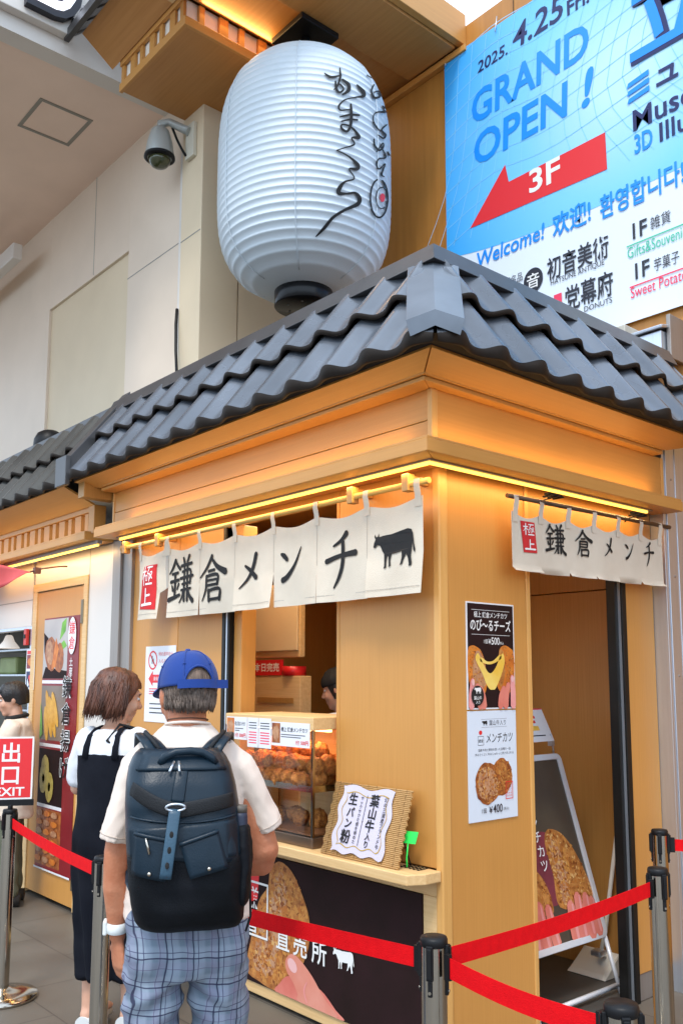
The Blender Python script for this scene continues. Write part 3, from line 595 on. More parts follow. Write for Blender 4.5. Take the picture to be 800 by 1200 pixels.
# printed lower panel
lp = MB(); lp.box(-2.418, -.107, -.006, .03, .072, .658); LP = lp.build('menu_panel', print_dark, st)
A = Art(plane_fn((0, -.0065, 0), (1, 0, 0), (0, 0, 1)), .0006)
A.poly([(-1.45, .60), (-1.16, .655), (-1.18, .45), (-1.42, .36)], red_print)
A.up(); A.poly([(-1.26, .12), (-1.215, .30), (-1.17, .44), (-1.10, .52), (-1.08, .60), (-1.02, .645), (-.955, .635), (-.90, .60), (-.85, .54), (-.80, .46), (-.785, .38), (-.80, .30), (-.84, .22), (-.87, .13), (-.95, .085), (-1.05, .075), (-1.15, .085)], fry)
A.up(); A.poly([(-1.20, .14), (-1.17, .30), (-1.08, .43), (-1.045, .56), (-.99, .60), (-.95, .52), (-.98, .40), (-1.02, .26), (-1.06, .13)], fry_in)
A.crumbs([(-1.24, .14), (-1.205, .30), (-1.16, .44), (-1.09, .52), (-1.07, .60), (-1.02, .63), (-.955, .625), (-.90, .59), (-.86, .54), (-.81, .46), (-.80, .38), (-.82, .30), (-.85, .22), (-.88, .13), (-.95, .09), (-1.15, .09)], 700, .0125, CR, 21); A.crumbs([(-1.20, .14), (-1.17, .30), (-1.08, .43), (-1.045, .56), (-.99, .60), (-.95, .52), (-.98, .40), (-1.02, .26), (-1.06, .13)], 260, .0125, CRM, 22)
A.up(); A.poly([(-1.03, .074), (-1.0, .115), (-.955, .155), (-.90, .165), (-.86, .13), (-.845, .074)], finger); A.up(); A.poly([(-.86, .074), (-.80, .145), (-.71, .160), (-.61, .105), (-.565, .074)], finger)
A.up(); A.poly([(-.60, .074), (-.68, .13), (-.77, .205), (-.86, .255), (-.915, .262), (-.955, .225), (-.945, .18), (-.90, .145), (-.865, .105), (-.85, .074)], mat('print_thumb', (.72, .30, .22), .5, col2=(.66, .22, .15), vscale=5))
A.up(); A.ell(-.905, .215, .036, .026, mat('nail_pink', (.80, .46, .44), .35), a=-.5); A.up(); A.stroke([(-.80, .085), (-.82, .13), (-.80, .17)], [.006, .010, .004], finger2, 4)
A.up(); A.frame(-1.34, .28, -1.09, .53, .010, white_ink); A.rect(-1.34, .535, -1.30, .54, white_ink)
A.text('鎌', -1.215, .415, .105, white_ink, 'c', .012); A.text('倉', -1.215, .305, .105, white_ink, 'c', .012)
for ch, u, z in (('直', -.975, .272), ('売', -.85, .272), ('所', -.718, .272)): A.text(ch, u, z, .105, white_ink, 'c', .014)
cow(A, -.625, .275, .135, white_ink)
for ch, u in zip('葉山牛メンチカツ', range(8)): A.text(ch, -2.33 + u * .108, .42, .10, white_ink, 'c', .012)
A.build('panel_print', LP)
# silver channel posts at both ends
part('end_post', lambda b: (b.box(-2.735, -2.635, -.03, .06, 0, 2.33), b.box(-2.63, -2.545, -.012, .06, 0, 2.33), b.box(-2.54, -2.502, -.022, .06, 0, 2.33)), alu_grey)
def col_end(b):
    b.box(-.03, .075, YE + .003, YE + .03, 0, 3.0); b.box(.02, .080, YE + .032, YE + .30, 0, 3.0); b.box(-.02, .015, YE + .031, YE + .30, 0, 3.0)
    b.box(.0795, .083, YE + .12, YE + .124, 0, 3.0)
part('end_column', col_end, alu)
for z_ in (.5, 1.0, 1.5, 2.0, 2.5):
    b = MB(); b.lathe([(.006, 0), (.006, .002), (0, .002)], (0, 0, 0), 8); b.v = [(.080 + q[2], YE + .08 + q[0], z_ + q[1]) for q in b.v]; b.build('rivet', alu_grey, st)
# timber blocks carrying the curtain rods
def rod_block(x): return lambda b: (b.box(x - .018, x + .018, -.125, -.085, 2.215, 2.285), b.box(x - .014, x + .014, -.086, -.002, 2.25, 2.28))
for x in (-2.42, -2.03, -.395, -.065): part('rod_bracket', rod_block(x), corner_m)
# ------------------------------------------------------------------ neighbouring stall on the far side of the silver post
ns = thing('neighbour_stall', 'white fronted neighbouring stall with wooden door beside the silver post', 'food stall', (-3.8, .5, 0))
XN1 = -2.74
part('front_wall', lambda b: (b.box(-3.12, XN1, 0, .05, 0, 2.33), b.box(-4.02, -3.12, 0, .05, 2.16, 2.33), b.box(-9, -4.06, .0, .05, 1.86, 2.33)), white_gloss, ns)
part('panel_joint', lambda b: (b.box(-9, -4.03, -.0015, 0, 2.05, 2.055), b.box(-4.026, -4.022, -.0015, 0, 1.87, 2.33), b.box(-3.12, -3.116, -.0015, 0, .02, 2.33)), mat('joint_grey', (.3, .28, .25)), ns, 0)
part('door_frame', lambda b: (b.box(-3.18, -3.122, -.012, .05, .01, 2.158), b.box(-4.02, -3.18, -.012, .05, 2.10, 2.158), b.box(-4.02, -3.95, -.012, .05, .01, 2.10)), wood_pale, ns)
dl = MB(); dl.box(-3.948, -3.182, -.004, .04, .03, 2.095); DL = dl.build('door', wood_v, ns, bevel=.003)
part('hinge', lambda b: (b.box(-3.205, -3.188, -.016, -.004, 1.84, 2.0), b.box(-3.178, -3.166, -.018, -.012, 1.84, 2.0), b.box(-3.205, -3.188, -.016, -.004, .14, .28)), mat('hinge_brass', (.25, .20, .13), .35, .8), DL)
part('serving_opening', lambda b: (b.box(-4.06, -4.025, -.006, .05, .01, 1.86), b.box(-9, -4.06, -.006, .05, 1.835, 1.86)), alu, ns)
part('inner_wall', lambda b: (b.box(-9, -3.0, .9, .93, 0, 2.33), b.box(-4.0, -3.95, .06, .9, 0, 2.33), b.box(-9, -3, .06, .9, 2.28, 2.33)), mat('kitchen_wall', (.10, .095, .07), .6, var=.3, vscale=3), ns)
part('counter', lambda b: (b.box(-9, -4.07, -.12, .45, .80, .85), b.box(-9, -4.07, 0, .05, 0, .8)), wood_pale, ns)
part('cornice', lambda b: (b.box(-9, -2.79, -.20, -.002, 2.335, 2.377), b.box(-9, -2.80, -.195, -.15, 2.377, 2.39)), wood_x, ns)
part('lattice_infill', lambda b: b.box(-9, -2.85, -.09, -.06, 2.39, 2.53), mat('infill_paper', (.78, .68, .52)), ns, 0)
x = -2.92; k = 0
while x > -5.2: w = .09 if k % 2 else .05; part('lattice_post', lambda b: b.box(x - w, x, -.118, -.0902, 2.391, 2.525), wood_v, ns, .002); x -= w + .055; k += 1
part('lattice_rail', lambda b: (b.box(-9, -2.80, -.13, -.06, 2.526, 2.565), b.box(-2.87, -2.79, -.14, -.06, 2.378, 2.56)), wood_x, ns)
part('eave_soffit', lambda b: b.slab((-9, -.30, 2.675), (-2.88, -.30, 2.675), (-2.80, -.13, 2.567), (-9, -.13, 2.567), .012), wood_x, ns, 0)
part('light_strip', lambda b: b.box(-4.6, -2.78, -.116, -.104, 2.300, 2.312), led_m, ns, 0)
part('strip_channel', lambda b: b.box(-9, -2.76, -.125, -.095, 2.313, 2.334), alu_grey, ns, 0)
strip_light('neighbour_lamp', (-3.7, -.10, 2.29), 1.8, .02, (radians(16), 0, 0), 2.4, LW)
strip_light('neighbour_uplamp', (-3.8, -.165, 2.405), 1.8, .02, (radians(180 - 4), 0, 0), .35, LW)
OE, OEZ = EF, EZ; EF, EZ = .31, 2.69
nr = sheet('f', -6.9, -2.80, .47, 1.0, 0., False); nr2 = sheet('f', -6.9, -2.80, .02, .52, .028, False)
EF, EZ = OE, OEZ
nr.add(nr2.v, nr2.f); nr.m[-len(nr2.m):] = nr2.m; nr.sm[-len(nr2.sm):] = nr2.sm
nr.build('roof_tiles', [mat('roof_metal_olive', (.085, .082, .072), .36, .15, col2=(.065, .062, .055), vscale=3, dirt=.3), tile_dark], ns)
part('eave_board', lambda b: b.hexa([(-7, -.303, 2.672), (-2.82, -.303, 2.672), (-2.82, -.28, 2.69), (-7, -.28, 2.69), (-7, -.318, 2.70), (-2.82, -.318, 2.70), (-2.82, -.28, 2.72), (-7, -.28, 2.72)]), tile_dark, ns, 0)
part('ridge_cap', lambda b: b.box(-7, -2.785, RY - .05, RY + .09, RZ - .02, RZ + .045), tile_cap, ns)
part('top_slab', lambda b: b.box(-7, -2.79, .06, .9, 3.1, 3.16), tile_dark, ns)  # same unseen closing slab over the neighbouring stall
# kitchen bits seen in the opening
sh = thing('pendant_lamp', 'small white enamel pendant lamp hanging in the dark kitchen opening', 'lamp', (-5.02, .20, 1.7))
b = MB(); b.lathe([(.02, .10), (.03, .09), (.045, .05), (.085, 0), (.088, -.01), (.08, -.005), (.04, .045)], (-5.02, .20, 1.735), 20); b.build('lamp_shade', mat('enamel_white', (.75, .75, .75), .25, emit=(1, .9, .8), estr=.35), sh)
b = MB(); b.tube([(-5.02, .20, 1.825), (-5.02, .20, 2.28)], .006, 6); b.build('cord', black_p, sh)
rk = thing('wire_rack', 'metal wire shelf holding green tubs inside the kitchen opening', 'rack', (-4.9, .9, 1.3))
b = MB(); 
for z in (1.72, 1.50, 1.20): b.box(-6.1, -4.45, .45, .75, z, z + .015)
for x in (-6.08, -4.47): b.box(x, x + .015, .45, .465, .852, 1.95)
b.build('shelf', alu, rk)
b = MB(); b.box(-5.95, -5.55, .47, .70, 1.517, 1.67); b.build('tub', mat('tub_green', (.32, .40, .16), .5, var=.2), rk, bevel=.02)
for i, (x, h, c, l) in enumerate(((-5.36, .20, (.62, .66, .62), 'tall pale bottle standing on the kitchen shelf'), (-5.24, .18, (.60, .45, .2), 'amber sauce bottle standing on the kitchen shelf'))):
    b = MB(); b.lathe([(.03, 0), (.033, .01), (.033, h * .55), (.014, h * .75), (.014, h), (.0, h)], (x, .58, 1.216), 14); tag(b.build('bottle', mat('bottle_%s' % i if False else ('bottle_pale' if i == 0 else 'bottle_amber'), c, .15, spec=.6)), l, 'bottle')
wm = thing('wall_switch', 'small red box fixed at the corner of the kitchen opening', 'switch box', (-4.10, -.02, 1.78))
b = MB(); b.box(-4.125, -4.075, -.03, -.006, 1.72, 1.84); b.build('box', mat('switch_red', (.6, .04, .03), .4), wm, bevel=.004)
b = MB(); b.box(-4.115, -4.085, -.036, -.03, 1.77, 1.80); b.build('button', black_p, wm, bevel=.003)

# ------------------------------------------------------------------ big white paper lantern
LX, LY, LZ0, LZ1, LR = -2.32, 1.14, 4.16, 5.87, .615
ln = thing('paper_lantern', 'giant white ribbed paper lantern hanging over the tiled roof', 'lantern', (LX, LY, LZ0 - .1))
def lan_r(z):
    t = (z - (LZ0 + LZ1) / 2) / ((LZ1 - LZ0) / 2); t = max(-1, min(1, t)); n = 3.4 if t > 0 else 4.4
    return LR * (1 - abs(t) ** n * (.9 if t > 0 else .93)) ** (1 / 2.3)
b = MB(); rg = []; NR = 33
for k in range(NR):
    for q in (0, .12, .3, .5, .7, .88):
        z = LZ0 + (LZ1 - LZ0) * (k + q) / NR; r = lan_r(z) - .0105 * (sin(pi * q) ** .8 if q else 0)
        rg.append([(LX + r * cos(2 * pi * j / 72), LY + r * sin(2 * pi * j / 72), z) for j in range(72)])
rg.append([(LX + lan_r(LZ1) * cos(2 * pi * j / 72), LY + lan_r(LZ1) * sin(2 * pi * j / 72), LZ1) for j in range(72)])
b.rings(rg, 0, False)
lpm = mat('lantern_paper', (.60, .66, .70), .55, var=.04, vscale=3, dirt=.04, bump=.05, bscale=30)
lshell = b.build('shell', lpm, ln)
b = MB()
for a in (radians(205), radians(262), radians(316), radians(15), radians(90), radians(150)):
    P = [(LX + (lan_r(z) + .001) * cos(a), LY + (lan_r(z) + .001) * sin(a), z) for z in [LZ0 + .03 + (LZ1 - LZ0 - .06) * i / 40 for i in range(41)]]
    b.tube(P, .003, 5)
b.build('seam', lpm, lshell)
b = MB(); b.lathe([(.0, -.105), (.198, -.105), (.206, -.097), (.206, .03), (.19, .04)], (LX, LY, LZ0), 36, 0)
b.build('bottom_ring', mat('lacquer_black', (.006, .006, .007), .25, spec=.3), ln)
b = MB()
for i in range(6): a = i * pi / 3 + .3; b.lathe([(.0, -.003), (.009, -.003), (.009, 0)], (LX + .12 * cos(a), LY + .12 * sin(a), LZ0 - .1055), 8)
b.build('vent_hole', mat('hole_grey', (.10, .10, .09), .6), ln)
b = MB(); b.lathe([(.20, 0), (.20, .04), (.05, .07), (.03, .25)], (LX, LY, LZ1 - .01), 30); b.build('top_ring', black_m, ln)
# lettering brushed on the paper: traced, then laid onto the lantern's own surface
def on_lantern(px, py, lift):
    d = FW * 1050.87 + RV * (px - 400) + UV * (664.3 - py); d.normalize()
    best = None; z = None
    a = d.x * d.x + d.y * d.y; ox, oy = CAM.x - LX, CAM.y - LY
    r = LR
    for _ in range(12):
        rr = r + lift; B = 2 * (ox * d.x + oy * d.y); C = ox * ox + oy * oy - rr * rr; D = B * B - 4 * a * C
        if D < 0: t = -B / (2 * a)
        else: t = (-B - sqrt(D)) / (2 * a)
        z = CAM.z + d.z * t; r = r * .4 + lan_r(z) * .6
    p = CAM + d * t; v = Vector((p.x - LX, p.y - LY, 0)); v.normalize()
    return Vector((LX, LY, p.z)) + v * (lan_r(p.z) + lift)
Z = lambda pts: [(350 + x / 5, 60 + y / 5) for x, y in pts]
A = Art(lambda u, v, l: on_lantern(u, -v, l), .004)
def ls(pts, w, m=ink): A.stroke([(x, -y) for x, y in Z(pts)], [q / 5 for q in w], m, sub=8)
ls([(150, 128), (185, 150), (215, 148), (250, 140)], (6, 16, 12, 8)); ls([(240, 98), (243, 150), (225, 205), (205, 225)], (8, 14, 12, 6))
ls([(215, 175), (220, 220), (240, 240), (262, 222), (240, 192), (222, 215)], (10, 16, 12, 10, 8, 6)); ls([(255, 165), (290, 195), (290, 230), (255, 255)], (12, 22, 22, 8))
ls([(340, 195), (375, 235), (380, 262), (330, 270), (270, 285), (235, 320), (245, 345), (300, 340)], (6, 26, 18, 8, 8, 12, 10, 6))
ls([(305, 310), (308, 380), (302, 440), (280, 470), (250, 450), (255, 430), (300, 440), (340, 480), (350, 505), (310, 508), (325, 545), (270, 565), (222, 580)], (12, 18, 16, 14, 14, 10, 10, 16, 24, 8, 10, 8, 6))
ls([(240, 385), (300, 372), (355, 375)], (8, 14, 12)); ls([(250, 410), (300, 400), (345, 402)], (8, 12, 10))
ls([(222, 580), (290, 615), (345, 665), (340, 690), (295, 690), (325, 745), (270, 765), (240, 800), (235, 830), (280, 835), (330, 830), (355, 860), (345, 895), (270, 930), (200, 975), (150, 1035), (100, 1087)], (6, 10, 22, 20, 8, 8, 12, 26, 26, 12, 14, 24, 24, 16, 18, 20, 6))
ls([(400, 140), (425, 155)], (6, 8)); ls([(440, 195), (425, 235), (445, 272), (478, 262), (470, 235), (440, 240)], (8, 10, 14, 12, 10, 6))
ls([(490, 320), (512, 345), (500, 355), (450, 360), (435, 400), (455, 445), (480, 470)], (6, 20, 14, 6, 8, 10, 6)); ls([(515, 430), (485, 460), (508, 490), (495, 510), (465, 490)], (8, 10, 12, 10, 6))
ls([(440, 515), (445, 550), (470, 580), (495, 560), (490, 540), (455, 590)], (10, 10, 12, 10, 8, 6)); ls([(480, 560), (510, 620), (470, 630), (455, 660), (470, 690), (505, 660), (485, 720), (500, 735)], (8, 10, 8, 10, 8, 8, 12, 6))
ls([(520, 590), (532, 610)], (8, 10))
import math as _m
ls([(470 + 62 * cos(t) * .82, 862 + 112 * sin(t)) for t in [i * 2 * pi / 22 - 1.2 for i in range(21)]], [10] * 21)
ls([(486 + 34 * cos(t), 860 + 62 * sin(t)) for t in [i * 2 * pi / 16 + 1 for i in range(16)]], [6] * 16)
A.poly([(u, -v) for u, v in Z([(490 + 15 * cos(t), 858 + 26 * sin(t)) for t in [i * 2 * pi / 16 for i in range(16)]])], red_print)
A.build('lettering', lshell)

# ------------------------------------------------------------------ security camera on the pilaster
dc = thing('dome_camera', 'grey dome security camera on a bracket high on the white wall', 'security camera', (-3.66, .72, 5.7))
cx, cy, cz = -3.67, .72, 5.72
b = MB(); b.lathe([(.0, .17), (.05, .168), (.075, .14), (.10, .05), (.112, -.03), (.118, -.06), (.12, -.085), (.105, -.09)], (cx, cy, cz), 28); b.build('housing', mat('camera_grey', (.42, .44, .42), .35, .2), dc)
b = MB(); b.lathe([(.122, -.07), (.124, -.088), (.10, -.10), (.095, -.085)], (cx, cy, cz), 28); b.build('rim', black_p, dc)
b = MB(); b.lathe([(.092, -.09), (.085, -.125), (.06, -.155), (.03, -.17), (.0, -.174)], (cx, cy, cz), 24); b.build('dome', mat('smoked_dome', (.05, .055, .02), .06, coat=.6), dc)
b = MB(); b.tube([(cx, cy, cz + .15), (cx, cy, cz + .21), (cx + .06, cy + .05, cz + .215), (-3.46, YW - .09, cz + .10)], [.03, .034, .03, .035], 12); b.build('arm', mat('camera_grey', (.42, .44, .42)), dc)
b = MB(); b.box(-3.52, -3.40, YW - .085, YW - .051, cz - .12, cz + .17); b.build('wall_plate', mat('plate_cream', (.62, .58, .47), .5), dc, bevel=.005)
b = MB(); b.tube([(-3.50, YW - .09, cz - .09), (-3.51, YW - .13, cz - .03), (-3.56, YW - .14, cz + .06), (-3.60, YW - .16, cz + .17)], .010, 8); b.build('cable', black_p, dc)
cb = MB(); cb.tube([(-3.628, YW - .06, 4.40), (-3.622, YW - .07, 4.27), (-3.56, YW - .10, 4.02), (-3.50, YW - .12, 3.80), (-3.47, YW - .13, 3.3)], .012, 7); tag(cb.build('loose_cable', black_p), 'loose black cable hanging down the white wall behind the roof', 'cable')
sp = thing('round_floodlight', 'round black lamp poking up behind the neighbouring roof ridge', 'lamp', (-4.60, .3, 3.4))
b = MB(); b.lathe([(.0, .13), (.06, .125), (.10, .10), (.125, .05), (.13, 0), (.12, -.04), (.0, -.05)], (-4.60, .30, 3.37), 24); b.build('head', black_p, sp)
b = MB(); b.tube([(-4.60, .30, 3.35), (-4.60, .30, 3.16)], .03, 8); b.build('stem', black_m, sp)

# ------------------------------------------------------------------ blue banner
bn = thing('event_banner', 'large blue banner announcing a grand opening with a red arrow on the brown wall', 'banner', (1, YB - .04, 3.6))
X0, Z0, BW, BH = -1.85, 3.61, 4.4, 2.50
UPIX = lambda px, py: None
bm_ = MB(); NXB, NZB = 44, 24
fnb = lambda u, v, l: Vector((X0 + u, YB - .03 - l, Z0 + v))
ban = mat('banner_white', (.72, .78, .86), .42)
t = ban.node_tree
A = Art(fnb, .0015)
def banner_blue():
    m = bpy.data.materials.new('banner_blue_print'); m.use_nodes = True; t = m.node_tree; b = t.nodes['Principled BSDF']; b.inputs['Roughness'].default_value = .4
    co = _n(t, 'ShaderNodeTexCoord'); sx = _n(t, 'ShaderNodeSeparateXYZ'); t.links.new(co.outputs['Object'], sx.inputs[0])
    # printed pale burst around x -0.55, z 5.0 on deep sky blue
    vd = _n(t, 'ShaderNodeVectorMath', operation='DISTANCE'); cm = _n(t, 'ShaderNodeCombineXYZ'); t.links.new(sx.outputs['X'], cm.inputs['X']); t.links.new(sx.outputs['Z'], cm.inputs['Z'])
    t.links.new(cm.outputs[0], vd.inputs[0]); vd.inputs[1].default_value = (-.35, 0, 5.25)
    r = _n(t, 'ShaderNodeValToRGB'); r.color_ramp.elements[0].position = .1; r.color_ramp.elements[0].color = (.46, .70, .90, 1); r.color_ramp.elements[1].position = 1.; r.color_ramp.elements[1].color = (.015, .37, .88, 1)
    e = r.color_ramp.elements.new(.45); e.color = (.20, .57, .90, 1)
    dv = _n(t, 'ShaderNodeMath', operation='DIVIDE'); dv.inputs[1].default_value = 1.75; t.links.new(vd.outputs['Value'], dv.inputs[0]); t.links.new(dv.outputs[0], r.inputs['Fac']); t.links.new(r.outputs['Color'], b.inputs['Base Color'])
    return m
bb_m = banner_blue(); navy = mat('banner_navy', (.008, .012, .09), .4); blue_t = mat('banner_blue_text', (.006, .25, .80), .4); line_m = mat('banner_grid_line', (.24, .60, .90), .4)
teal_t = mat('banner_green', (.06, .48, .30), .4); pink_t = mat('banner_red', (.80, .04, .10), .4); grey_t = mat('banner_black', (.02, .02, .03), .4)
A.rect(0, 0, BW, BH, ban, 44, 24)
A.up()
# wavy lower edge of the blue field
n = 40; lo = [(BW * i / n, .95 - .15 * (1 - exp(-BW * i / n * 1.6)) + .04 * max(0, BW * i / n - 1.3)) for i in range(n + 1)]
A.raw(lo + [(u, BH + .02) for u, v in lo], [(i, i + 1, i + n + 2, i + n + 1) for i in range(n)], bb_m)
A.up()
for i in range(19):   # printed curved grid
    u0 = .05 + i * .11
    A.stroke([(u0 - .30 + .05 * i, 1.02), (u0 + .0, 1.6), (u0 + .1 + .02 * i, 2.5)], .005, line_m, 4, False)
for i in range(11):
    v0 = 1.08 + i * .14; A.stroke([(.01, v0 - .05), (.45, v0 + .06), (1.0, v0 + .02), (2.0, min(2.5, v0 + .18))], .005, line_m, 4, False)
A.up()
A.text('2025.', .32, 2.245, .125, navy, bold=.010, shear=.12, fit=.275); A.text('4.25', .64, 2.245, .25, navy, bold=.014, shear=.12, fit=.42); A.text('Fri.', 1.09, 2.235, .15, navy, bold=.022, fit=.17)
A.text('GRAND', .25, 1.875, .335, blue_t, bold=.022, shear=.05, fit=.99); A.text('OPEN', .265, 1.545, .335, blue_t, bold=.022, shear=.05, fit=.80); A.text('!', 1.165, 1.535, .34, blue_t, bold=.03, shear=.2)
A.poly([(.23, 1.09), (.556, 1.43), (.585, 1.29), (1.347, 1.285), (1.352, 1.035)], red_print)
A.up(); A.text('3F', .745, 1.13, .225, white_ink, bold=.02, fit=.25)
A.text('Welcome!', .28, .77, .155, blue_t, bold=.014, shear=.1, fit=.585); A.text('欢迎!', .935, .755, .17, blue_t, bold=.02, fit=.29); A.text('환영합니다!', 1.289, .735, .17, blue_t, bold=.02, fit=.56)
A.ell(.77, .51, .078, .085, grey_t)
A.text('初音美術', .88, .475, .165, grey_t, bold=.012, fit=.46); A.text('HATSUNE ANTIQUE', .905, .425, .050, grey_t, fit=.40)
A.text('作家名品', .48, .545, .07, grey_t, fit=.20)
A.text('党幕府', 1.01, .225, .175, grey_t, bold=.012, fit=.35); A.rect(.93, .27, .99, .35, pink_t); A.text('ROMINA', .93, .165, .05, pink_t, fit=.19); A.text('DONUTS', 1.15, .165, .05, grey_t, fit=.20)
A.text('1F', 1.487, .512, .14, grey_t, bold=.016, fit=.095); A.text('雑貨', 1.625, .53, .085, grey_t, fit=.13); A.rect(1.465, .474, 2.6, .482, teal_t); A.text('Gifts&Souvenirs', 1.467, .40, .098, teal_t, fit=.40)
A.text('1F', 1.493, .255, .14, grey_t, bold=.016, fit=.095); A.text('芋菓子', 1.635, .265, .085, grey_t, fit=.16); A.rect(1.475, .212, 2.6, .220, pink_t); A.text('Sweet Potato', 1.478, .145, .098, pink_t, fit=.36)
A.text('Museum of', 1.53, 1.195, .19, navy, bold=.014); A.text('3D', 1.54, 1.045, .17, blue_t, bold=.02, fit=.12); A.text('Illusion', 1.70, 1.045, .17, navy, bold=.014)
A.up(); A.text('音', .77, .465, .11, white_ink, 'c', .01)
for k in range(3): A.poly([(1.51, 1.385 + k * .052), (1.66, 1.405 + k * .052), (1.66, 1.438 + k * .052), (1.52, 1.416 + k * .052)], blue_t)
A.text('ュージアム', 1.68, 1.40, .19, navy, bold=.02)
A.text('立体', 1.53, 1.66, .62, navy, bold=.03); A.up(); A.text('立体', 1.515, 1.675, .60, blue_t, bold=.012)
A.build('banner_sheet', bn)
b = MB()
for u in (.02, .5, 1.0, 1.5, 2.0): b.tube([(X0 + u, YB - .045, Z0 + BH - .03), (X0 + u, YB - .02, Z0 + BH + .10)], .004, 6)
b.build('tie', alu, bn)
vt = thing('vent_hood', 'square grey metal vent hood sticking out under the banner', 'vent', (-.3, 2.0, 3.3))
b = MB(); b.box(-.46, -.27, 1.86, YB, 3.31, 3.50); b.build('duct', mat('duct_cream', (.50, .46, .38), .5, .2), vt, bevel=.006)
b = MB(); b.box(-.265, -.09, 1.93, YB, 3.29, 3.43); b.slab((-.27, 1.90, 3.45), (-.07, 1.90, 3.45), (-.07, YB, 3.51), (-.27, YB, 3.51), .02); b.build('hood', alu, vt, bevel=.005)
b = MB(); b.box(-.085, -.06, 1.98, YB, 3.27, 3.53); b.build('flange', alu_grey, vt, bevel=.004)
# ------------------------------------------------------------------ curtains
def noren(name, label, fn, W, Hh, n, slit, marks, seed, tabs=True, mats=cloth_m):
    """short split curtain; fn(u, v, lift) in metres, v down from the rod"""
    o = thing(name, label, 'shop curtain', fn(W / 2, 0, 0))
    w = W / n; b = MB()
    for k in range(n):
        nu, nv = 12, 16
        for side in (0,):
            vs = []
            for j in range(nv + 1):
                for i in range(nu + 1):
                    u = k * w + w * i / nu; v = .055 + (Hh - .055) * j / nv
                    below = max(0, v - slit) / max(1e-6, Hh - slit)
                    edge = (i / nu - .5) * 2
                    vs.append(fn(u - edge * .0035 * below * w / .3, v + marks['sag'](u) * max(0, 1 - v / (Hh * .8)), 0, below, k, i / nu))
            fs = [(j * (nu + 1) + i, (j + 1) * (nu + 1) + i, (j + 1) * (nu + 1) + i + 1, j * (nu + 1) + i + 1) for j in range(nv) for i in range(nu)]
            b.add(vs, fs, 0, True)
    c = b.build('cloth', mats, o); sol = c.modifiers.new('t', 'SOLIDIFY'); sol.thickness = .0014; sol.offset = -1; es = c.modifiers.new('e', 'EDGE_SPLIT'); es.split_angle = radians(50)
    b = MB()
    for k in range(n + 1):
        u = min(max(k * w, .022), W - .022)
        vs = []
        for v, l in ((-.004, -.0145), (-.0155, -.004), (-.0125, .0095), (.012, .0125), (.045, .004), (.092, .0026)):
            for du in (-.0155, .0155): vs.append(fn(u + du * (1 if v < .05 else 1.05), v + (marks['sag'](u) if v > .02 else 0), l, 0, min(k, n - 1), 0))
        b = MB(); b.add(vs, [(2 * i, 2 * i + 2, 2 * i + 3, 2 * i + 1) for i in range(5)], 0, True)
        t = b.build('tab_loop', mats, o); sol = t.modifiers.new('t', 'SOLIDIFY'); sol.thickness = .0012; sol.offset = 0; es = t.modifiers.new('e', 'EDGE_SPLIT'); es.split_angle = radians(50)
    st_ = MB()
    A = Art(lambda u, v, l: fn(u, Hh - v if False else -v, l + .0015, max(0, -v - slit) / (Hh - slit), min(n - 1, max(0, int(u / w))), (u / w) % 1), .0012)
    return o, A, c, w
def fold(u, v, k, q, below, seed, amp):
    return amp * (.5 * sin(u * 9 + seed) + .35 * sin(u * 23 + v * 3 + seed * 2) + .2 * sin(v * 11 + u * 5 + seed)) + below * (.012 * sin(k * 2.3 + seed) + .010 * (q - .5) * sin(k * 1.7 + seed * 3) + .006 * cos(q * 6.28))
NX0, NZF = -2.235, 2.243
FW_ = 2.255
def fn_front(u, v, l=0, below=0, k=0, q=0):
    y = -.108 - .014 * 0
    f = fold(u, v, k, q, below, .7, .006)
    x = NX0 + u
    if u < .322:   # first panel hangs folded over on itself
        s_ = u / .322; x = NX0 + .03 + (u - .03) * (1 - .28 * min(1, v / .15)); f += .05 * sin(s_ * 3.1) * min(1, v / .2) * .6
    return Vector((x, y - f - l, NZF - v))
sagf = lambda u: .028 * abs(sin(pi * u / (FW_ / 7))) ** 1.3
w_f = FW_ / 7
nf, A, nfc, w = noren('shop_curtain', 'long white split curtain with black lettering and a cow above the serving window', fn_front, FW_, .435, 7, .27, {'sag': sagf}, 1)
y0 = -.335
A.grid((.07, -.375), (.30, -.385), (.285, -.13), (.12, -.135), red_ink, 14, 12)
A.up(); A.brush(KANJI['goku'], .115, -.245, .13, .11, white_ink, 1.1); A.brush(KANJI['ue'], .105, -.36, .15, .10, white_ink, 1.1)
for nm, c, cv, dw, dh in (('kama', .455, -.242, .245, .245), ('kura', .772, -.258, .235, .225), ('me', 1.10, -.248, .205, .175), ('n', 1.43, -.243, .19, .165), ('chi', 1.77, -.255, .20, .225)):
    A.brush(KANJI[nm], c - dw / 2, cv - dh / 2, dw, dh, ink, 1.12)
cow(A, 6 * w + .040, -.325, .245, ink)
A.build('lettering', nfc)
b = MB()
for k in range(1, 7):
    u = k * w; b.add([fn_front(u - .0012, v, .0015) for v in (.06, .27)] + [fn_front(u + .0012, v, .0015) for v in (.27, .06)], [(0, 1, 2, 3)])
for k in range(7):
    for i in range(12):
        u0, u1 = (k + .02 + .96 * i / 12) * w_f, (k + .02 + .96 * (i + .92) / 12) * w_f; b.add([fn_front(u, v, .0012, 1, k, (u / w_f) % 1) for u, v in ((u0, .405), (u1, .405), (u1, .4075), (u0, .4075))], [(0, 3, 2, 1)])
b.build('seam', mat('seam_line', (.44, .39, .33), .9), nfc)  # darker thread colour of the panel seams and hem stitching
b = MB(); b.tube([(-2.44, -.105, 2.25), (.05, -.105, 2.243)], .0125, 12); b.build('curtain_rod', mat('bamboo_pole', (.72, .47, .14), .4, col2=(.62, .37, .09), vscale=5, stretch=(1, 30, 30)), nf)
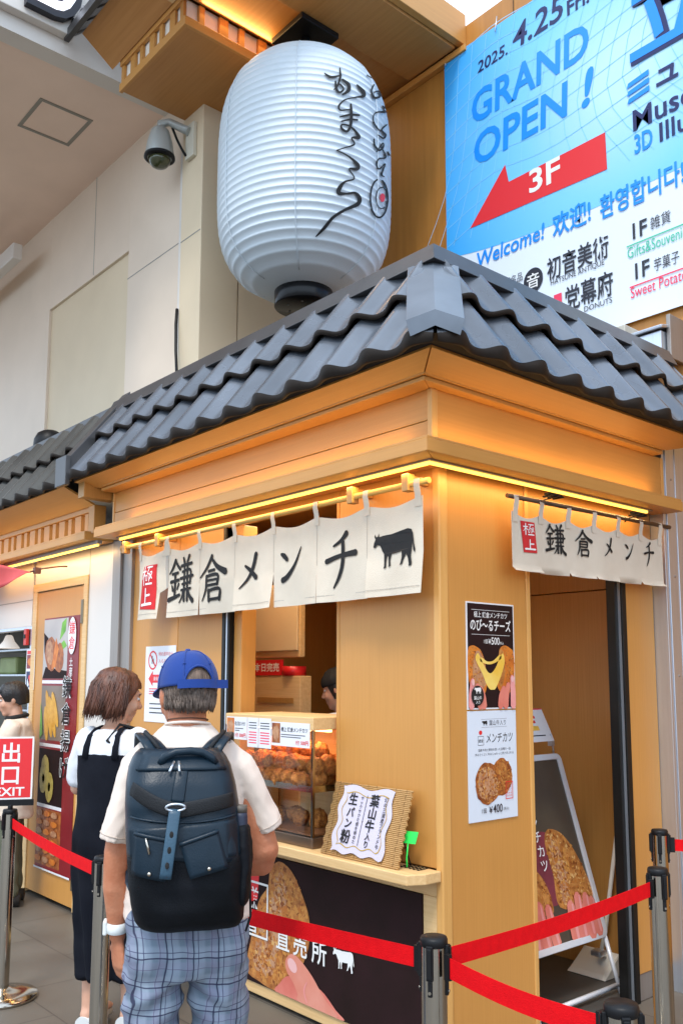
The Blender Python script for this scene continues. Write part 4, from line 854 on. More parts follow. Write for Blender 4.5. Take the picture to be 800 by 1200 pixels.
b = MB(); b.lathe([(.0, -.03), (.018, -.028), (.022, -.01), (.016, 0), (.022, .012), (.014, .03), (.0, .032)], (0, 0, 0), 12)
b.v = [(-2.44 + z, -.105 + y, 2.25 + x) for x, y, z in b.v]; b.build('rod_finial', corner_m, nf)

RW_ = 1.185
def fn_right(u, v, l=0, below=0, k=0, q=0):
    f = fold(u, v, k, q, below, 2.1, .005)
    return Vector((.080 + .012 * v + f + l, .352 + u, 2.232 + .010 * u - v))
sagr = lambda u: .03 * abs(sin(pi * u / (RW_ / 6))) ** 1.2
nr_, A, nrc, w = noren('shop_curtain', 'short white split curtain with black lettering on a dark rod above the side doorway', fn_right, RW_, .305, 6, .3049, {'sag': sagr}, 2)
A.grid((.072, -.225), (.165, -.222), (.150, -.092), (.055, -.092), red_ink, 8, 10)
A.up(); A.brush(KANJI['goku'], .072, -.150, .070, .050, white_ink, 1.15); A.brush(KANJI['ue'], .080, -.212, .072, .045, white_ink, 1.15)
for nm, c, dw, dh in (('kama', .297, .135, .13), ('kura', .504, .125, .115), ('me', .701, .095, .095), ('n', .885, .090, .090), ('chi', 1.060, .090, .115)):
    A.brush(KANJI[nm], c - dw / 2, -.150 - dh / 2, dw, dh, ink, 1.15)
A.build('lettering', nrc)
b = MB(); b.tube([(.082, .325, 2.237), (.082, 1.62, 2.248)], .010, 10); b.build('curtain_rod', mat('dark_bamboo', (.10, .055, .03), .45, var=.4, vscale=8, stretch=(20, 1, 20)), nr_)
for y in (.565, 1.23):
    b = MB(); b.box(.125, .152, y - .045, y + .045, 2.258, 2.267)
    for q in (-.035, 0, .035): b.box(.112, .165, y + q - .005, y + q + .005, 2.250, 2.257)
    b.tube([(.135, y + .01, 2.262), (.11, y + .02, 2.255), (.086, y + .005, 2.249), (.082, y - .02, 2.236), (.070, y - .005, 2.232), (.083, y + .01, 2.248)], .003, 6)
    b.build('clip_hook', black_m, nr_)

# ------------------------------------------------------------------ posters on the side wall
def poster(name, label, o, u, v, w, h, base, cat='poster', t=.004):
    o = Vector(o); u = Vector(u).normalized(); v = Vector(v).normalized(); n = u.cross(v)
    r = thing(name, label, cat, o + u * w / 2)
    b = MB(); P = [o, o + u * w, o + u * w + v * h, o + v * h]; b.hexa([P[0], P[1], P[1] + n * t, P[0] + n * t, P[3], P[2], P[2] + n * t, P[3] + n * t])
    b.build('board', base, r)
    return r, Art(plane_fn(o + n * t, u, v), .0005)
Y, Zv = (0, 1, 0), (0, 0, 1)
r, A = poster('menu_poster', 'dark poster of stretchy cheese between two fried halves, upper one on the side wall', (.001, .148, 1.360), Y, Zv, .30, .432, paper)
A.rect(.006, .006, .294, .426, print_dark); A.up()
A.rect(.03, .400, .27, .4015, white_ink); A.rect(.03, .300, .27, .3015, white_ink)
A.text('極上 鎌倉メンチカツ', .15, .372, .026, white_ink, 'c', .01, fit=.21); A.text('のび〜るチーズ', .15, .320, .052, white_ink, 'c', .016, fit=.255)
A.text('1個', .10, .266, .020, white_ink); A.text('¥', .133, .264, .028, white_ink, bold=.01); A.text('500', .150, .262, .042, white_ink, bold=.01, fit=.052); A.text('税込', .205, .264, .013, white_ink)
A.poly([(.006, .13), (.006, .235), (.03, .255), (.06, .25), (.085, .235), (.105, .20), (.115, .15), (.115, .08), (.08, .05), (.03, .08)], fry_or)
A.poly([(.294, .12), (.294, .225), (.27, .25), (.235, .26), (.205, .245), (.20, .20), (.195, .13), (.185, .09), (.22, .06), (.27, .07)], fry_or)
A.up(); A.poly([(.04, .10), (.035, .19), (.06, .235), (.095, .215), (.11, .17), (.12, .12), (.09, .08)], fry_in); A.poly([(.20, .24), (.225, .23), (.235, .15), (.21, .09), (.19, .13)], fry)
A.crumbs([(.006, .10), (.006, .235), (.03, .255), (.085, .235), (.105, .20), (.115, .10), (.03, .08)], 110, .005, CR, 1); A.crumbs([(.294, .12), (.294, .225), (.235, .26), (.205, .245), (.195, .13), (.22, .06), (.27, .07)], 110, .005, CR, 2)
A.up(); A.poly([(.05, .20), (.065, .225), (.085, .20), (.115, .16), (.135, .145), (.155, .15), (.18, .175), (.205, .215), (.225, .225), (.232, .19), (.21, .14), (.185, .10), (.165, .078), (.14, .078), (.115, .10), (.09, .145)], cheese)
A.stroke([(.085, .20), (.12, .187), (.16, .19), (.205, .213)], [.02, .011, .011, .02], cheese)
for p, m_ in (([(.098, .012), (.092, .05), (.078, .085)], finger), ([(.075, .012), (.070, .06), (.058, .095)], finger), ([(.02, .012), (.022, .06), (.030, .115)], finger2), ([(.200, .012), (.206, .05), (.222, .085)], finger), ([(.232, .012), (.238, .06), (.252, .10)], finger), ([(.280, .012), (.280, .07), (.276, .13)], finger2)):
    A.up(); A.stroke(p, [.034, .033, .024], m_, 6)
for u, v in ((.030, .108), (.276, .122)): A.up(); A.ell(u, v, .008, .013, mat('nail_pink', (.80, .46, .44), .35))
A.up(); A.ell(.055, .055, .038, .040, ink); A.up(); cow(A, .034, .062, .042, white_ink); A.text('葉山牛', .055, .040, .016, white_ink, 'c', .01); A.text('入り', .055, .024, .014, white_ink, 'c', .01)
A.build('print', r)
r, A = poster('menu_poster', 'pale blue poster of two brown fried cutlets, lower one on the side wall', (.001, .148, .922), Y, Zv, .30, .432, paper_b)
A.rect(.08, .398, .24, .3988, grey_t); A.rect(.08, .366, .24, .3668, grey_t); cow(A, .084, .372, .034, ink); A.text('葉山牛入り', .128, .374, .024, grey_t, fit=.105)
A.ell(.075, .346, .010, .009, red_print); A.frame(.058, .296, .094, .332, .0015, grey_t); A.text('鎌倉', .076, .308, .015, grey_t, 'c'); A.text('メンチカツ', .105, .306, .045, ink, bold=.004, fit=.165, shear=.1)
A.text('国産牛肉と豚肉を使った自慢の一品', .16, .272, .012, grey_t, 'c', fit=.20); A.text('外はさくさく中はじゅわっと肉汁あふれる', .16, .255, .012, grey_t, 'c', fit=.24)
A.ell(.205, .165, .062, .075, fry2, wob=.06, seed=3); A.up(); A.ell(.20, .165, .042, .055, fry, wob=.08, seed=5); A.up()
A.ell(.115, .145, .078, .082, fry2, wob=.05, seed=4); A.up(); A.ell(.11, .145, .060, .064, fry_in, wob=.08, seed=8); 
A.crumbs([(.205 + .06 * cos(t), .165 + .072 * sin(t)) for t in [i * .4 for i in range(16)]], 150, .006, CR + [cr_lo], 5); A.up(); A.crumbs([(.112 + .074 * cos(t), .145 + .078 * sin(t)) for t in [i * .4 for i in range(16)]], 220, .006, CRM + CR + [cr_lo], 6)
A.up(); A.frame(.222, .075, .268, .145, .003, red_print); 
for k in range(3): A.vtext('さくじゅわ', .233 + k * .012, .140, .011, red_print)
A.text('1個', .070, .032, .022, grey_t); A.text('¥', .118, .028, .036, grey_t, bold=.01); A.text('400', .142, .028, .046, grey_t, bold=.008, fit=.058); A.text('(税込)', .206, .034, .013, grey_t)
A.build('print', r)
# warning notice behind the man
r, A = poster('notice', 'white notice with red no entry symbol and arrow on the front wall', (-2.33, -.001, 1.235), (1, 0, 0), Zv, .34, .43, paper, 'notice', .002)
A.ring(.085, .35, .052, .055, .010, red_print); A.up(); A.stroke([(.05, .39), (.12, .31)], .010, red_print, 2, False); A.rect(.074, .33, .082, .375, grey_t); A.rect(.09, .33, .096, .36, grey_t)
A.text('列の途中から', .15, .375, .026, red_print, fit=.16); A.text('入らないで', .15, .335, .026, red_print, fit=.15)
A.poly([(.04, .245), (.09, .29), (.09, .268), (.21, .268), (.21, .222), (.09, .222), (.09, .20)], red_print)
A.up(); A.text('最後尾', .10, .236, .024, white_ink)
for k in range(3): A.rect(.05, .185 - k * .014, .25, .190 - k * .014, red_print)
A.rect(.06, .05, .28, .056, grey_t); A.rect(.06, .075, .28, .081, grey_t); A.rect(.06, .10, .20, .106, grey_t)
A.build('print', r)
# long door poster on the neighbouring stall
r, A = poster('food_poster', 'tall maroon poster of fried snacks on the wooden door of the neighbouring stall', (-3.80, -.005, .20), (1, 0, 0), Zv, .575, 1.70, print_maroon, 'poster', .003)
for z0, z1, base in ((1.28, 1.69, mat('photo_grey', (.50, .46, .44), .4, var=.2, vscale=2)), (.86, 1.23, mat('photo_brown', (.24, .18, .14), .4, var=.3, vscale=2)), (.43, .80, print_dark), (.03, .40, fry2)):
    A.rect(.0, z0, .40, z1, base)
for z in (1.245, .815, .408): A.rect(0, z, .40, z + .022, paper)
A.up()
A.poly([(.02, 1.45), (.08, 1.56), (.0, 1.60)], print_dark); A.poly([(.0, 1.28), (.40, 1.28), (.40, 1.33), (.05, 1.36)], print_dark)
A.poly([(.27, 1.54), (.30, 1.66), (.37, 1.69), (.36, 1.60)], green_leaf); A.poly([(.26, 1.50), (.34, 1.54), (.39, 1.50), (.31, 1.47)], green_leaf)
A.up(); A.ell(.13, 1.45, .095, .12, fry2, wob=.06, seed=2, a=.3); A.ell(.27, 1.42, .075, .10, fry2, wob=.06, seed=5)
A.up(); A.ell(.11, 1.46, .06, .085, fry_in, wob=.1, seed=2, a=.3); A.poly([(.15, 1.34), (.22, 1.36), (.26, 1.48), (.21, 1.56)], fry_or)
for u, v, a, l in ((.14, 1.04, .35, .17), (.20, 1.02, .42, .15), (.10, .97, .2, .12), (.24, 1.07, .45, .13)):
    A.up(); A.ell(u, v, .035, l, mat('print_gold', (.75, .42, .06), .45, col2=(.58, .26, .02), vscale=20), wob=.03, a=a, seed=int(u * 100))
A.poly([(.0, .86), (.0, 1.12), (.03, 1.0), (.05, .90)], green_leaf)
for u, v in ((.12, .66), (.20, .55), (.10, .60)): A.up(); A.ell(u, v, .065, .10, mat('print_lotus', (.50, .40, .10), .45, col2=(.30, .22, .04), vscale=24), wob=.05, seed=int(v * 100)); A.ell(u, v, .02, .03, print_dark)
for k in range(6):
    for j in range(3): A.ell(.06 + j * .12, .07 + k * .06, .05, .02, fry_in if (k + j) % 2 else fry_or, wob=.1, seed=k * 3 + j)
A.up(); A.ell(.475, 1.565, .062, .125, paper); A.up(); A.vtext('鎌倉', .475, 1.665, .095, red_print, .008, 1.05)
A.vtext('土産', .475, 1.42, .06, white_ink, .006)
A.up(); A.vtext('鎌倉揚げ', .43, 1.30, .150, white_ink, .035, 1.18); A.up(); A.vtext('鎌倉揚げ', .43, 1.30, .150, ink, .006, 1.18)
A.rect(0, .0, .575, .012, paper)
A.build('print', r)
r, A = poster('notice', 'small red and blue photo notice hanging on the kitchen opening frame', (-4.10, -.008, 1.40), (1, 0, 0), Zv, .155, .29, paper, 'notice', .002)
A.rect(.012, .15, .143, .25, print_maroon); A.rect(.012, .015, .143, .13, navy); A.rect(.012, .255, .143, .28, red_print); A.up(); A.ell(.07, .2, .04, .03, fry_or, wob=.2); A.ell(.08, .07, .03, .04, red_print, wob=.2); A.ell(.05, .05, .02, .03, paper_b)
A.build('print', r)

# ------------------------------------------------------------------ display case on the counter with fried cutlets
CX0, CX1, CY0, CY1, CZA, CZB = -1.31, -.648, -.108, .22, .763, 1.315
dcx = thing('display_case', 'glass hot display case with wooden top standing on the counter', 'display case', (-.98, .05, CZA))
b = MB(); b.box(CX0, CX1, CY0, CY1, CZA, CZA + .045); b.build('base', mat('case_bronze', (.20, .14, .10), .3, .8), dcx, bevel=.004)
b = MB(); b.box(CX0 - .006, CX1 + .006, CY0 - .006, CY1 + .006, CZB - .055, CZB); b.build('top', wood_pale, dcx, bevel=.004)
for x in (CX0, CX1 - .012):
    for y in (CY0, CY1 - .012):
        b = MB(); b.box(x, x + .012, y, y + .012, CZA + .046, CZB - .056); b.build('post', steel, dcx)
b = MB(); b.box(CX0 + .014, CX1 - .013, CY0 + .003, CY0 + .007, CZA + .046, CZB - .056); b.box(CX1 - .008, CX1 - .004, CY0 + .013, CY1 - .013, CZA + .046, CZB - .056); b.build('glass', glass, dcx)
b = MB(); b.box(CX0 + .012, CX1 - .012, CY0 + .012, CY1 - .01, .995, 1.003); b.box(CX0 + .010, CX1 - .010, CY0 + .008, CY0 + .0115, .995, 1.022); b.box(CX1 - .0118, CX1 - .0085, CY0 + .012, CY1, .995, 1.022); b.build('shelf_tray', steel, dcx)
b = MB(); b.box(CX0 + .012, CX1 - .012, CY0 + .012, CY1 - .01, .812, .82); b.build('lower_tray', mat('tray_brown', (.30, .12, .05), .4, col2=(.2, .07, .03), vscale=12), dcx)
b = MB(); b.box(CX0 + .05, CX1 - .05, .02, .04, CZB - .070, CZB - .058); b.build('heat_lamp', mat('heat_lamp', (.9, .5, .3), .4, emit=(1, .42, .16), estr=5), dcx)
lit = strip_light('case_lamp', (-.98, .04, CZB - .072), .5, .06, (0, 0, 0), 1.3, (1, .50, .24))
cutlet_m = mat('fried_crumb', (.70, .27, .05), .6, col2=(.28, .065, .012), vscale=70, bump=1., bscale=190, detail=8)
def cutlet_mesh(seed):
    rnd = random.Random(seed); b = blob((0, 0, 0), (.042, .042, .036), 26, 18); out = []
    for v in b.v:
        p = Vector(v); f = 1 + .20 * noise.noise(p * 26 + Vector((seed, 0, 0))) + .15 * noise.noise(p * 75 + Vector((0, seed, 0))) + .10 * noise.noise(p * 160 + Vector((0, seed, 0))); out.append(tuple(p * f))
    b.v = out; return b
protos = []
for k in range(3):
    o = cutlet_mesh(k * 7 + 1).build('fried_cutlet', cutlet_m); protos.append(o)
rnd = random.Random(4); spots = []
for row, y in enumerate((-.062, .0, .065, .13, .185)):
    for i in range(8): spots.append((CX0 + .065 + i * .078 + (.03 if row % 2 else 0) + rnd.uniform(-.008, .008), y + rnd.uniform(-.006, .006), 1.036))
for row, y in enumerate((-.03, .04, .11, .17)):
    for i in range(7): spots.append((CX0 + .10 + i * .080 + rnd.uniform(-.01, .01), y, 1.098))
for i in range(5): spots.append((CX0 + .15 + i * .09, .07 + rnd.uniform(-.02, .02), 1.155))
for i in range(4): spots.append((CX0 + .26 + i * .08, .02 + .04 * (i % 2), .855))
nn_ = 0
for i, p in enumerate(spots):
    if p[0] > CX1 - .058: continue
    o = protos[nn_] if nn_ < 3 else protos[i % 3].copy()
    if nn_ >= 3: COL.objects.link(o)
    nn_ += 1
    o.location = p; o.rotation_euler = (rnd.uniform(0, 6), rnd.uniform(0, 6), rnd.uniform(0, 6)); s_ = rnd.uniform(.95, 1.1); o.scale = (s_, s_, s_)
    tag(o, 'round crumbed cutlet in the heap behind the display case glass', 'fried cutlet', 'fried cutlets heaped in the display case')
# price cards on the case front
cards = [(-1.30, .17, 'photo', 'wide price card with a cutlet photo at the far end of the display case'), (-1.125, .085, 'slip', 'narrow pink slip hung beside the wide far price card'), (-1.035, .095, 'slip2', 'narrow white and pink slip hung beside the front price card'), (-.935, .275, 'photo2', 'wide price card with a red cutlet photo at the near end of the display case')]
for x, w_, kd, lb in cards:
    z0 = 1.195 if 'photo' in kd else 1.165
    r, A = poster('price_card', lb, (x, CY0 - .0075, z0 - (.0 if kd != 'photo2' else .012)), (1, 0, 0), (0, 0, 1), w_, .105 if 'photo' in kd else .135, paper, 'price card', .0015)
    if 'photo' in kd:
        A.rect(.004, .012, .065, .100, fry_or if kd == 'photo' else fry2); A.up(); A.ell(.034, .055, .024, .035, fry_in, wob=.2); A.text('極上 鎌倉メンチカツ', .072, .066, .022, grey_t, bold=.012, fit=w_ - .085)
        A.rect(.072, .05, w_ - .03, .053, grey_t); A.rect(.072, .040, w_ - .06, .043, grey_t); A.text('1個 500円', w_ - .008, .012, .022, red_print, 'r', .02)
    else:
        for k in range(3): A.rect(.012, .11 - k * .012, w_ - .012, .114 - k * .012, grey_t)
        for k in range(5): A.rect(.012, .066 - k * .012, w_ - .012, .071 - k * .012, pink_t)
    A.build('print', r)
# bamboo mat sign on the counter
ms = thing('counter_sign', 'bamboo mat sign with white wavy edged paper leaning on the counter', 'sign', (-.34, -.10, .763))
mo, mu = Vector((-.565, -.128, .764)), Vector((1, 0.01, 0)).normalized(); mvv = Vector((0, .085, .285)).normalized(); mn = mu.cross(mvv)
mw, mh = .45, .298
b = MB()
for k in range(42):
    v0 = mh * k / 42; c = [mo + mu * (0 - .004 * sin(k)) + mvv * (v0 + .0035), mo + mu * (mw + .004 * sin(k * 1.7)) + mvv * (v0 + .0035)]; b.tube(c, .0037, 6)
mt = b.build('bamboo_mat', mat('bamboo_strips', (.52, .30, .11), .5, col2=(.38, .20, .06), vscale=20, stretch=(2, 20, 20)), ms)
b = MB()
for u in (.03, .10, .20, .25, .36, .42): 
    P = [mo + mu * (u + .002 * sin(k)) + mvv * (mh * k / 21) + mn * (.0035 + .0025 * (1 if k % 2 else -1)) for k in range(22)]; b.tube(P, .0012, 4)
b.build('binding_thread', mat('thread_brown', (.20, .10, .03), .7), mt)
def pf(u, v, l): return mo + mu * u + mvv * v + mn * (.009 + .0022 * sin(u * 17) + .0014 * sin(v * 13 + u * 4) + l)
A = Art(pf, .0014)
def wavy(d):
    P = []
    for i in range(20): P.append((.065 + d + (.30 - 2 * d) * i / 20, .018 + d + .006 * sin(i * .9)))
    for i in range(16): P.append((.365 - d + .008 * sin(i * .8), .018 + d + (.265 - 2 * d) * i / 16))
    for i in range(20): P.append((.365 - d - (.30 - 2 * d) * i / 20, .283 - d + .008 * sin(i * .5)))
    for i in range(16): P.append((.065 + d + .009 * sin(i * .9), .283 - d - (.265 - 2 * d) * i / 16))
    return P
def grid_fill(A, P, m):  # fan of strips so the sheet follows its waves
    c = (sum(p[0] for p in P) / len(P), sum(p[1] for p in P) / len(P)); n = len(P); vs = []; K = 6
    for k in range(K + 1):
        f = k / K; vs += [(c[0] + (p[0] - c[0]) * (.02 + .98 * f), c[1] + (p[1] - c[1]) * (.02 + .98 * f)) for p in P]
    A.raw(vs, [(k * n + i, (k + 1) * n + i, (k + 1) * n + (i + 1) % n, k * n + (i + 1) % n) for k in range(K) for i in range(n)], m)
grid_fill(A, wavy(0), mat('paper_lilac', (.56, .51, .60), .6, var=.05)); A.up()
P0, P1 = wavy(.026), wavy(.030); n = len(P0); A.raw(P0 + P1, [(i, (i + 1) % n, (i + 1) % n + n, i + n) for i in range(n)], mat('gold_rule', (.45, .28, .05), .5))
A.up(); A.vtext('葉山牛入り', .262, .262, .052, ink, .02, 1.02) if False else None
for ch, y, s_ in (('葉', .240, .052), ('山', .190, .050), ('牛', .140, .052), ('入', .098, .030), ('り', .068, .030)): A.text(ch, .262, y - s_ * .42, s_, ink, 'c', .022)
for ch, y, s_ in (('生', .235, .052), ('パ', .182, .044), ('ン', .138, .044), ('粉', .085, .058)): A.text(ch, .140, y - s_ * .42, s_, ink, 'c', .022)
A.vtext('幻の三浦産ブランド牛', .325, .258, .020, ink, .01, 1.02); A.vtext('サックサク食感を極めた', .190, .250, .017, ink, .01, 1.02)
A.rect(.215, .055, .2175, .255, ink, 1, 8)
A.build('paper_sheet', ms)
b = MB(); 
for k in range(5): b.box(-.15 + k * .022, -.148 + k * .022, -.075, -.02, .763, .766)
for k in range(4): b.box(-.155, -.055, -.072 + k * .016, -.070 + k * .016, .766, .768)
b.tube([(-.19, -.04, .90), (-.14, -.03, .766)], .003, 6); b.build('wire_stand', black_m, ms)
gt = thing('price_tag', 'bright green tag clipped behind the bamboo mat sign', 'tag', (-.10, -.06, .87))
b = MB(); b.slab((-.135, -.075, .855), (-.085, -.06, .855), (-.078, -.05, .90), (-.128, -.065, .90), .002); b.build('card', mat('tag_green', (.03, .75, .10), .5), gt)
b = MB(); b.tube([(-.118, -.066, .856), (-.122, -.070, .80), (-.12, -.07, .766)], .003, 6); b.build('stem', mat('tag_green', (.03, .75, .10)), gt)

# ------------------------------------------------------------------ things inside the window
cbx = thing('storage_box', 'plain wooden box with a dark slot standing inside the window', 'box', (-1.75, .6, .77))
b = MB(); b.box(-1.98, -1.512, .5, .58, .77, 1.497); b.build('body', wood_pale, cbx, bevel=.005)
b = MB(); b.box(-1.905, -1.57, .494, .4995, 1.345, 1.375); b.build('slot', wood_dark, cbx)
wbx = thing('wall_cabinet', 'cream cabinet with a raised door hung above the wooden box', 'cabinet', (-1.75, .5, 1.6))
b = MB(); b.box(-2.0, -1.52, .5, .54, 1.60, 2.02); b.build('body', wood_pale, wbx, bevel=.006)
b = MB(); b.box(-1.965, -1.525, .485, .4985, 1.635, 2.0); b.build('door', cream_wall if False else mat('cabinet_cream', (.66, .50, .30), .45, var=.05), wbx, bevel=.006)
r, A = poster('sold_out_sign', 'red sign with white lettering standing on the wooden box', (-1.985, .515, 1.500), (1, .0, 0), Zv, .30, .088, mat('sign_red', (.62, .015, .02), .35), 'sign', .02)
A.text('本日完売', .165, .026, .052, white_ink, 'c', .02, fit=.24); A.build('lettering', r)
rt = thing('tape_roll', 'round red tape roll lying beside the red sign', 'tape roll', (-1.58, .6, 1.5))
b = MB(); b.lathe([(.045, 0), (.068, .0), (.068, .052), (.045, .052)], (-1.625, .545, 1.4985), 28); b.build('roll', mat('sign_red', (.62, .015, .02)), rt)
b = MB(); b.lathe([(.040, .001), (.0445, .001), (.0445, .05), (.040, .05)], (-1.625, .545, 1.4985), 24); b.build('core', wood_pale, rt)
fb = thing('paper_stack', 'loose stack of white and green sheets lying behind the display case', 'paper', (-.95, .4, .9))
b = MB(); b.box(-1.2, -.66, .26, .50, .763, 1.30); b.build('crate', wood_pale, fb, bevel=.004)
b = MB(); b.slab((-1.05, .27, 1.305), (-.78, .27, 1.315), (-.72, .45, 1.36), (-1.0, .45, 1.33), .003); b.build('sheet', paper, fb)
b = MB(); b.slab((-.95, .262, 1.302), (-.68, .265, 1.308), (-.68, .34, 1.325), (-.92, .34, 1.318), .003); b.build('sheet', mat('sheet_lime', (.55, .62, .06), .5), fb)

# ------------------------------------------------------------------ A-frame sign in the doorway
af = thing('a_frame_sign', 'white framed pavement sign with fried cutlet photo standing in the side doorway', 'pavement sign', (-.3, 1.0, 0))
tp, bp_ = Vector((-.45, 0, 1.10)), Vector((-.195, 0, .245))
av = (tp - bp_).normalized(); ah = (tp - bp_).length; ay0, ay1 = .70, 1.365; aw = ay1 - ay0
fo = Vector((bp_.x, ay0, bp_.z)); an = Vector((0, 1, 0)).cross(av)
def arect(u0, v0, u1, v1, t0, t1, b):
    Q = [fo + Vector((0, u, 0)) + av * v for u, v in ((u0, v0), (u1, v0), (u1, v1), (u0, v1))]; b.hexa([q + an * t0 for q in Q] + [q + an * t1 for q in Q])
b = MB(); rr = .035
def ring_frame(b, w, h, t, r_, z0, z1):
    def out(k):
        P = []
        for cx_, cy_, a0 in ((w - r_, r_, -90), (w - r_, h - r_, 0), (r_, h - r_, 90), (r_, r_, 180)):
            for i in range(7): a = radians(a0 + 15 * i); P.append((cx_ + (r_ - k) * cos(a), cy_ + (r_ - k) * sin(a)))
        return P
    rings = []
    for k, z in ((0, z0), (0, z1), (t, z1), (t, z0)): rings.append([fo + Vector((0, u, 0)) + av * v + an * z for u, v in out(k)])
    n = len(rings[0]); b.rings(rings + [rings[0]], 0, False, False)
ring_frame(b, aw, ah, .030, .036, -.012, .012); b.build('frame', mat('frame_white', (.72, .74, .78), .3, .2), af, bevel=.003)
b = MB(); arect(.028, .028, aw - .028, ah - .028, -.006, .002, b); pn = b.build('panel', print_olive, af)
A = Art(lambda u, v, l: fo + Vector((0, u, 0)) + av * v + an * (.003 + l), .0006)
A.ell(.33, .36, .19, .17, print_rose); A.up()
A.poly([(.03, .21), (.03, .46), (.14, .44), (.22, .39), (.29, .31), (.31, .22), (.28, .16)], fry); A.poly([(.36, .18), (.37, .33), (.365, .47), (.41, .53), (.50, .51), (.57, .43), (.62, .31), (.635, .20), (.55, .16)], fry)
A.up(); A.poly([(.39, .20), (.40, .34), (.39, .46), (.43, .49), (.47, .40), (.46, .28), (.44, .18)], fry_in)
A.crumbs([(.03, .21), (.03, .46), (.14, .44), (.22, .39), (.29, .31), (.31, .22), (.28, .16)], 260, .009, CR, 8); A.crumbs([(.36, .18), (.37, .33), (.365, .47), (.41, .53), (.50, .51), (.57, .43), (.62, .31), (.635, .20), (.55, .16)], 420, .009, CR + [cr_pale], 9); A.crumbs([(.38, .20), (.39, .34), (.385, .46), (.43, .50), (.48, .40), (.47, .28), (.45, .18)], 110, .009, CRM, 10)
for p, w_ in (([(.06, .035), (.07, .12), (.10, .22)], .075), ([(.13, .035), (.14, .12), (.155, .21)], .07), ([(.20, .035), (.20, .12), (.205, .21)], .07), ([(.27, .035), (.265, .10), (.265, .19)], .065), ([(.42, .035), (.425, .10), (.435, .18)], .075), ([(.48, .035), (.49, .12), (.50, .21)], .07), ([(.545, .035), (.55, .12), (.56, .20)], .07), ([(.60, .035), (.60, .10), (.60, .18)], .06)):
    A.up(); A.stroke(p, [w_, w_, w_ * .72], finger, 6); A.up(); A.stroke([(q[0] + .012, q[1]) for q in p], [w_ * .25, w_ * .3, w_ * .12], finger2, 6)
A.up(); A.vtext('鎌倉メンチカツ', .31, .80, .060, white_ink, .008, 1.1); A.frame(.20, .60, .33, .82, .006, white_ink)
A.text('葉山牛', .16, .70, .08, white_ink, 'c', .01)
A.build('print', pn)
for y in (ay0 + .02, ay1 - .02):
    d = Vector((0, y, 0)); b = MB(); b.tube([Vector((-.195, y, .25)), Vector((-.115, y, .0))], .013, 4); b.build('leg', mat('frame_white', (.72, .74, .78)), af)
    b = MB(); b.tube([Vector((-.46, y, 1.09)), Vector((-.80, y, .0))], .013, 4); b.build('leg', mat('frame_white', (.72, .74, .78)), af)
b = MB(); b.tube([(-.13, ay0 + .02, .04), (-.13, ay1 - .02, .04)], .012, 6); b.build('stretcher', mat('frame_white', (.72, .74, .78)), af)
ph = thing('paper_notice', 'tilted white paper menu held above the pavement sign in the doorway', 'notice', (-.45, 1.2, 1.15))
r0_ = Vector((-.45, 1.0, 1.165)); A = Art(plane_fn(r0_, (.0, 1, 0), (-.2, -.25, .8)), .001)
A.poly([(0, 0), (.335, 0), (.335, .175), (0, .175)], paper); A.up(); A.rect(.12, .10, .24, .115, red_print); A.rect(.15, .125, .25, .14, red_print); A.rect(.18, .06, .25, .085, cheese); A.rect(.16, .03, .28, .036, grey_t); A.rect(.0, .172, .335, .178, pink_t)
s_ = A.build('sheet', ph); sm_ = s_.modifiers.new('t', 'SOLIDIFY'); sm_.thickness = .001
b = MB(); b.tube([(-.46, 1.31, 1.20), (-.455, 1.325, 1.15), (-.46, 1.34, 1.10)], .006, 6); b.box(-.47, -.445, 1.305, 1.33, 1.14, 1.165); b.build('clip', alu, ph)
dp = thing('dustpan', 'pale long handled dustpan standing on the floor behind the black door track', 'dustpan', (-.35, 1.52, 0))
b = MB(); b.hexa([(-.48, 1.42, .008), (-.25, 1.42, .008), (-.25, 1.57, .008), (-.48, 1.57, .008), (-.46, 1.44, .03), (-.27, 1.44, .03), (-.26, 1.57, .11), (-.47, 1.57, .11)]); b.build('pan', mat('pan_white', (.62, .60, .54), .5), dp, bevel=.006)
b = MB(); b.tube([(-.33, 1.50, .09), (-.31, 1.52, .20), (-.25, 1.58, .75)], .011, 8); b.build('handle', mat('pan_white', (.62, .60, .54)), dp)
b = MB(); b.box(-.36, -.30, 1.46, 1.52, .10, .13); b.build('collar', alu, dp, bevel=.008)

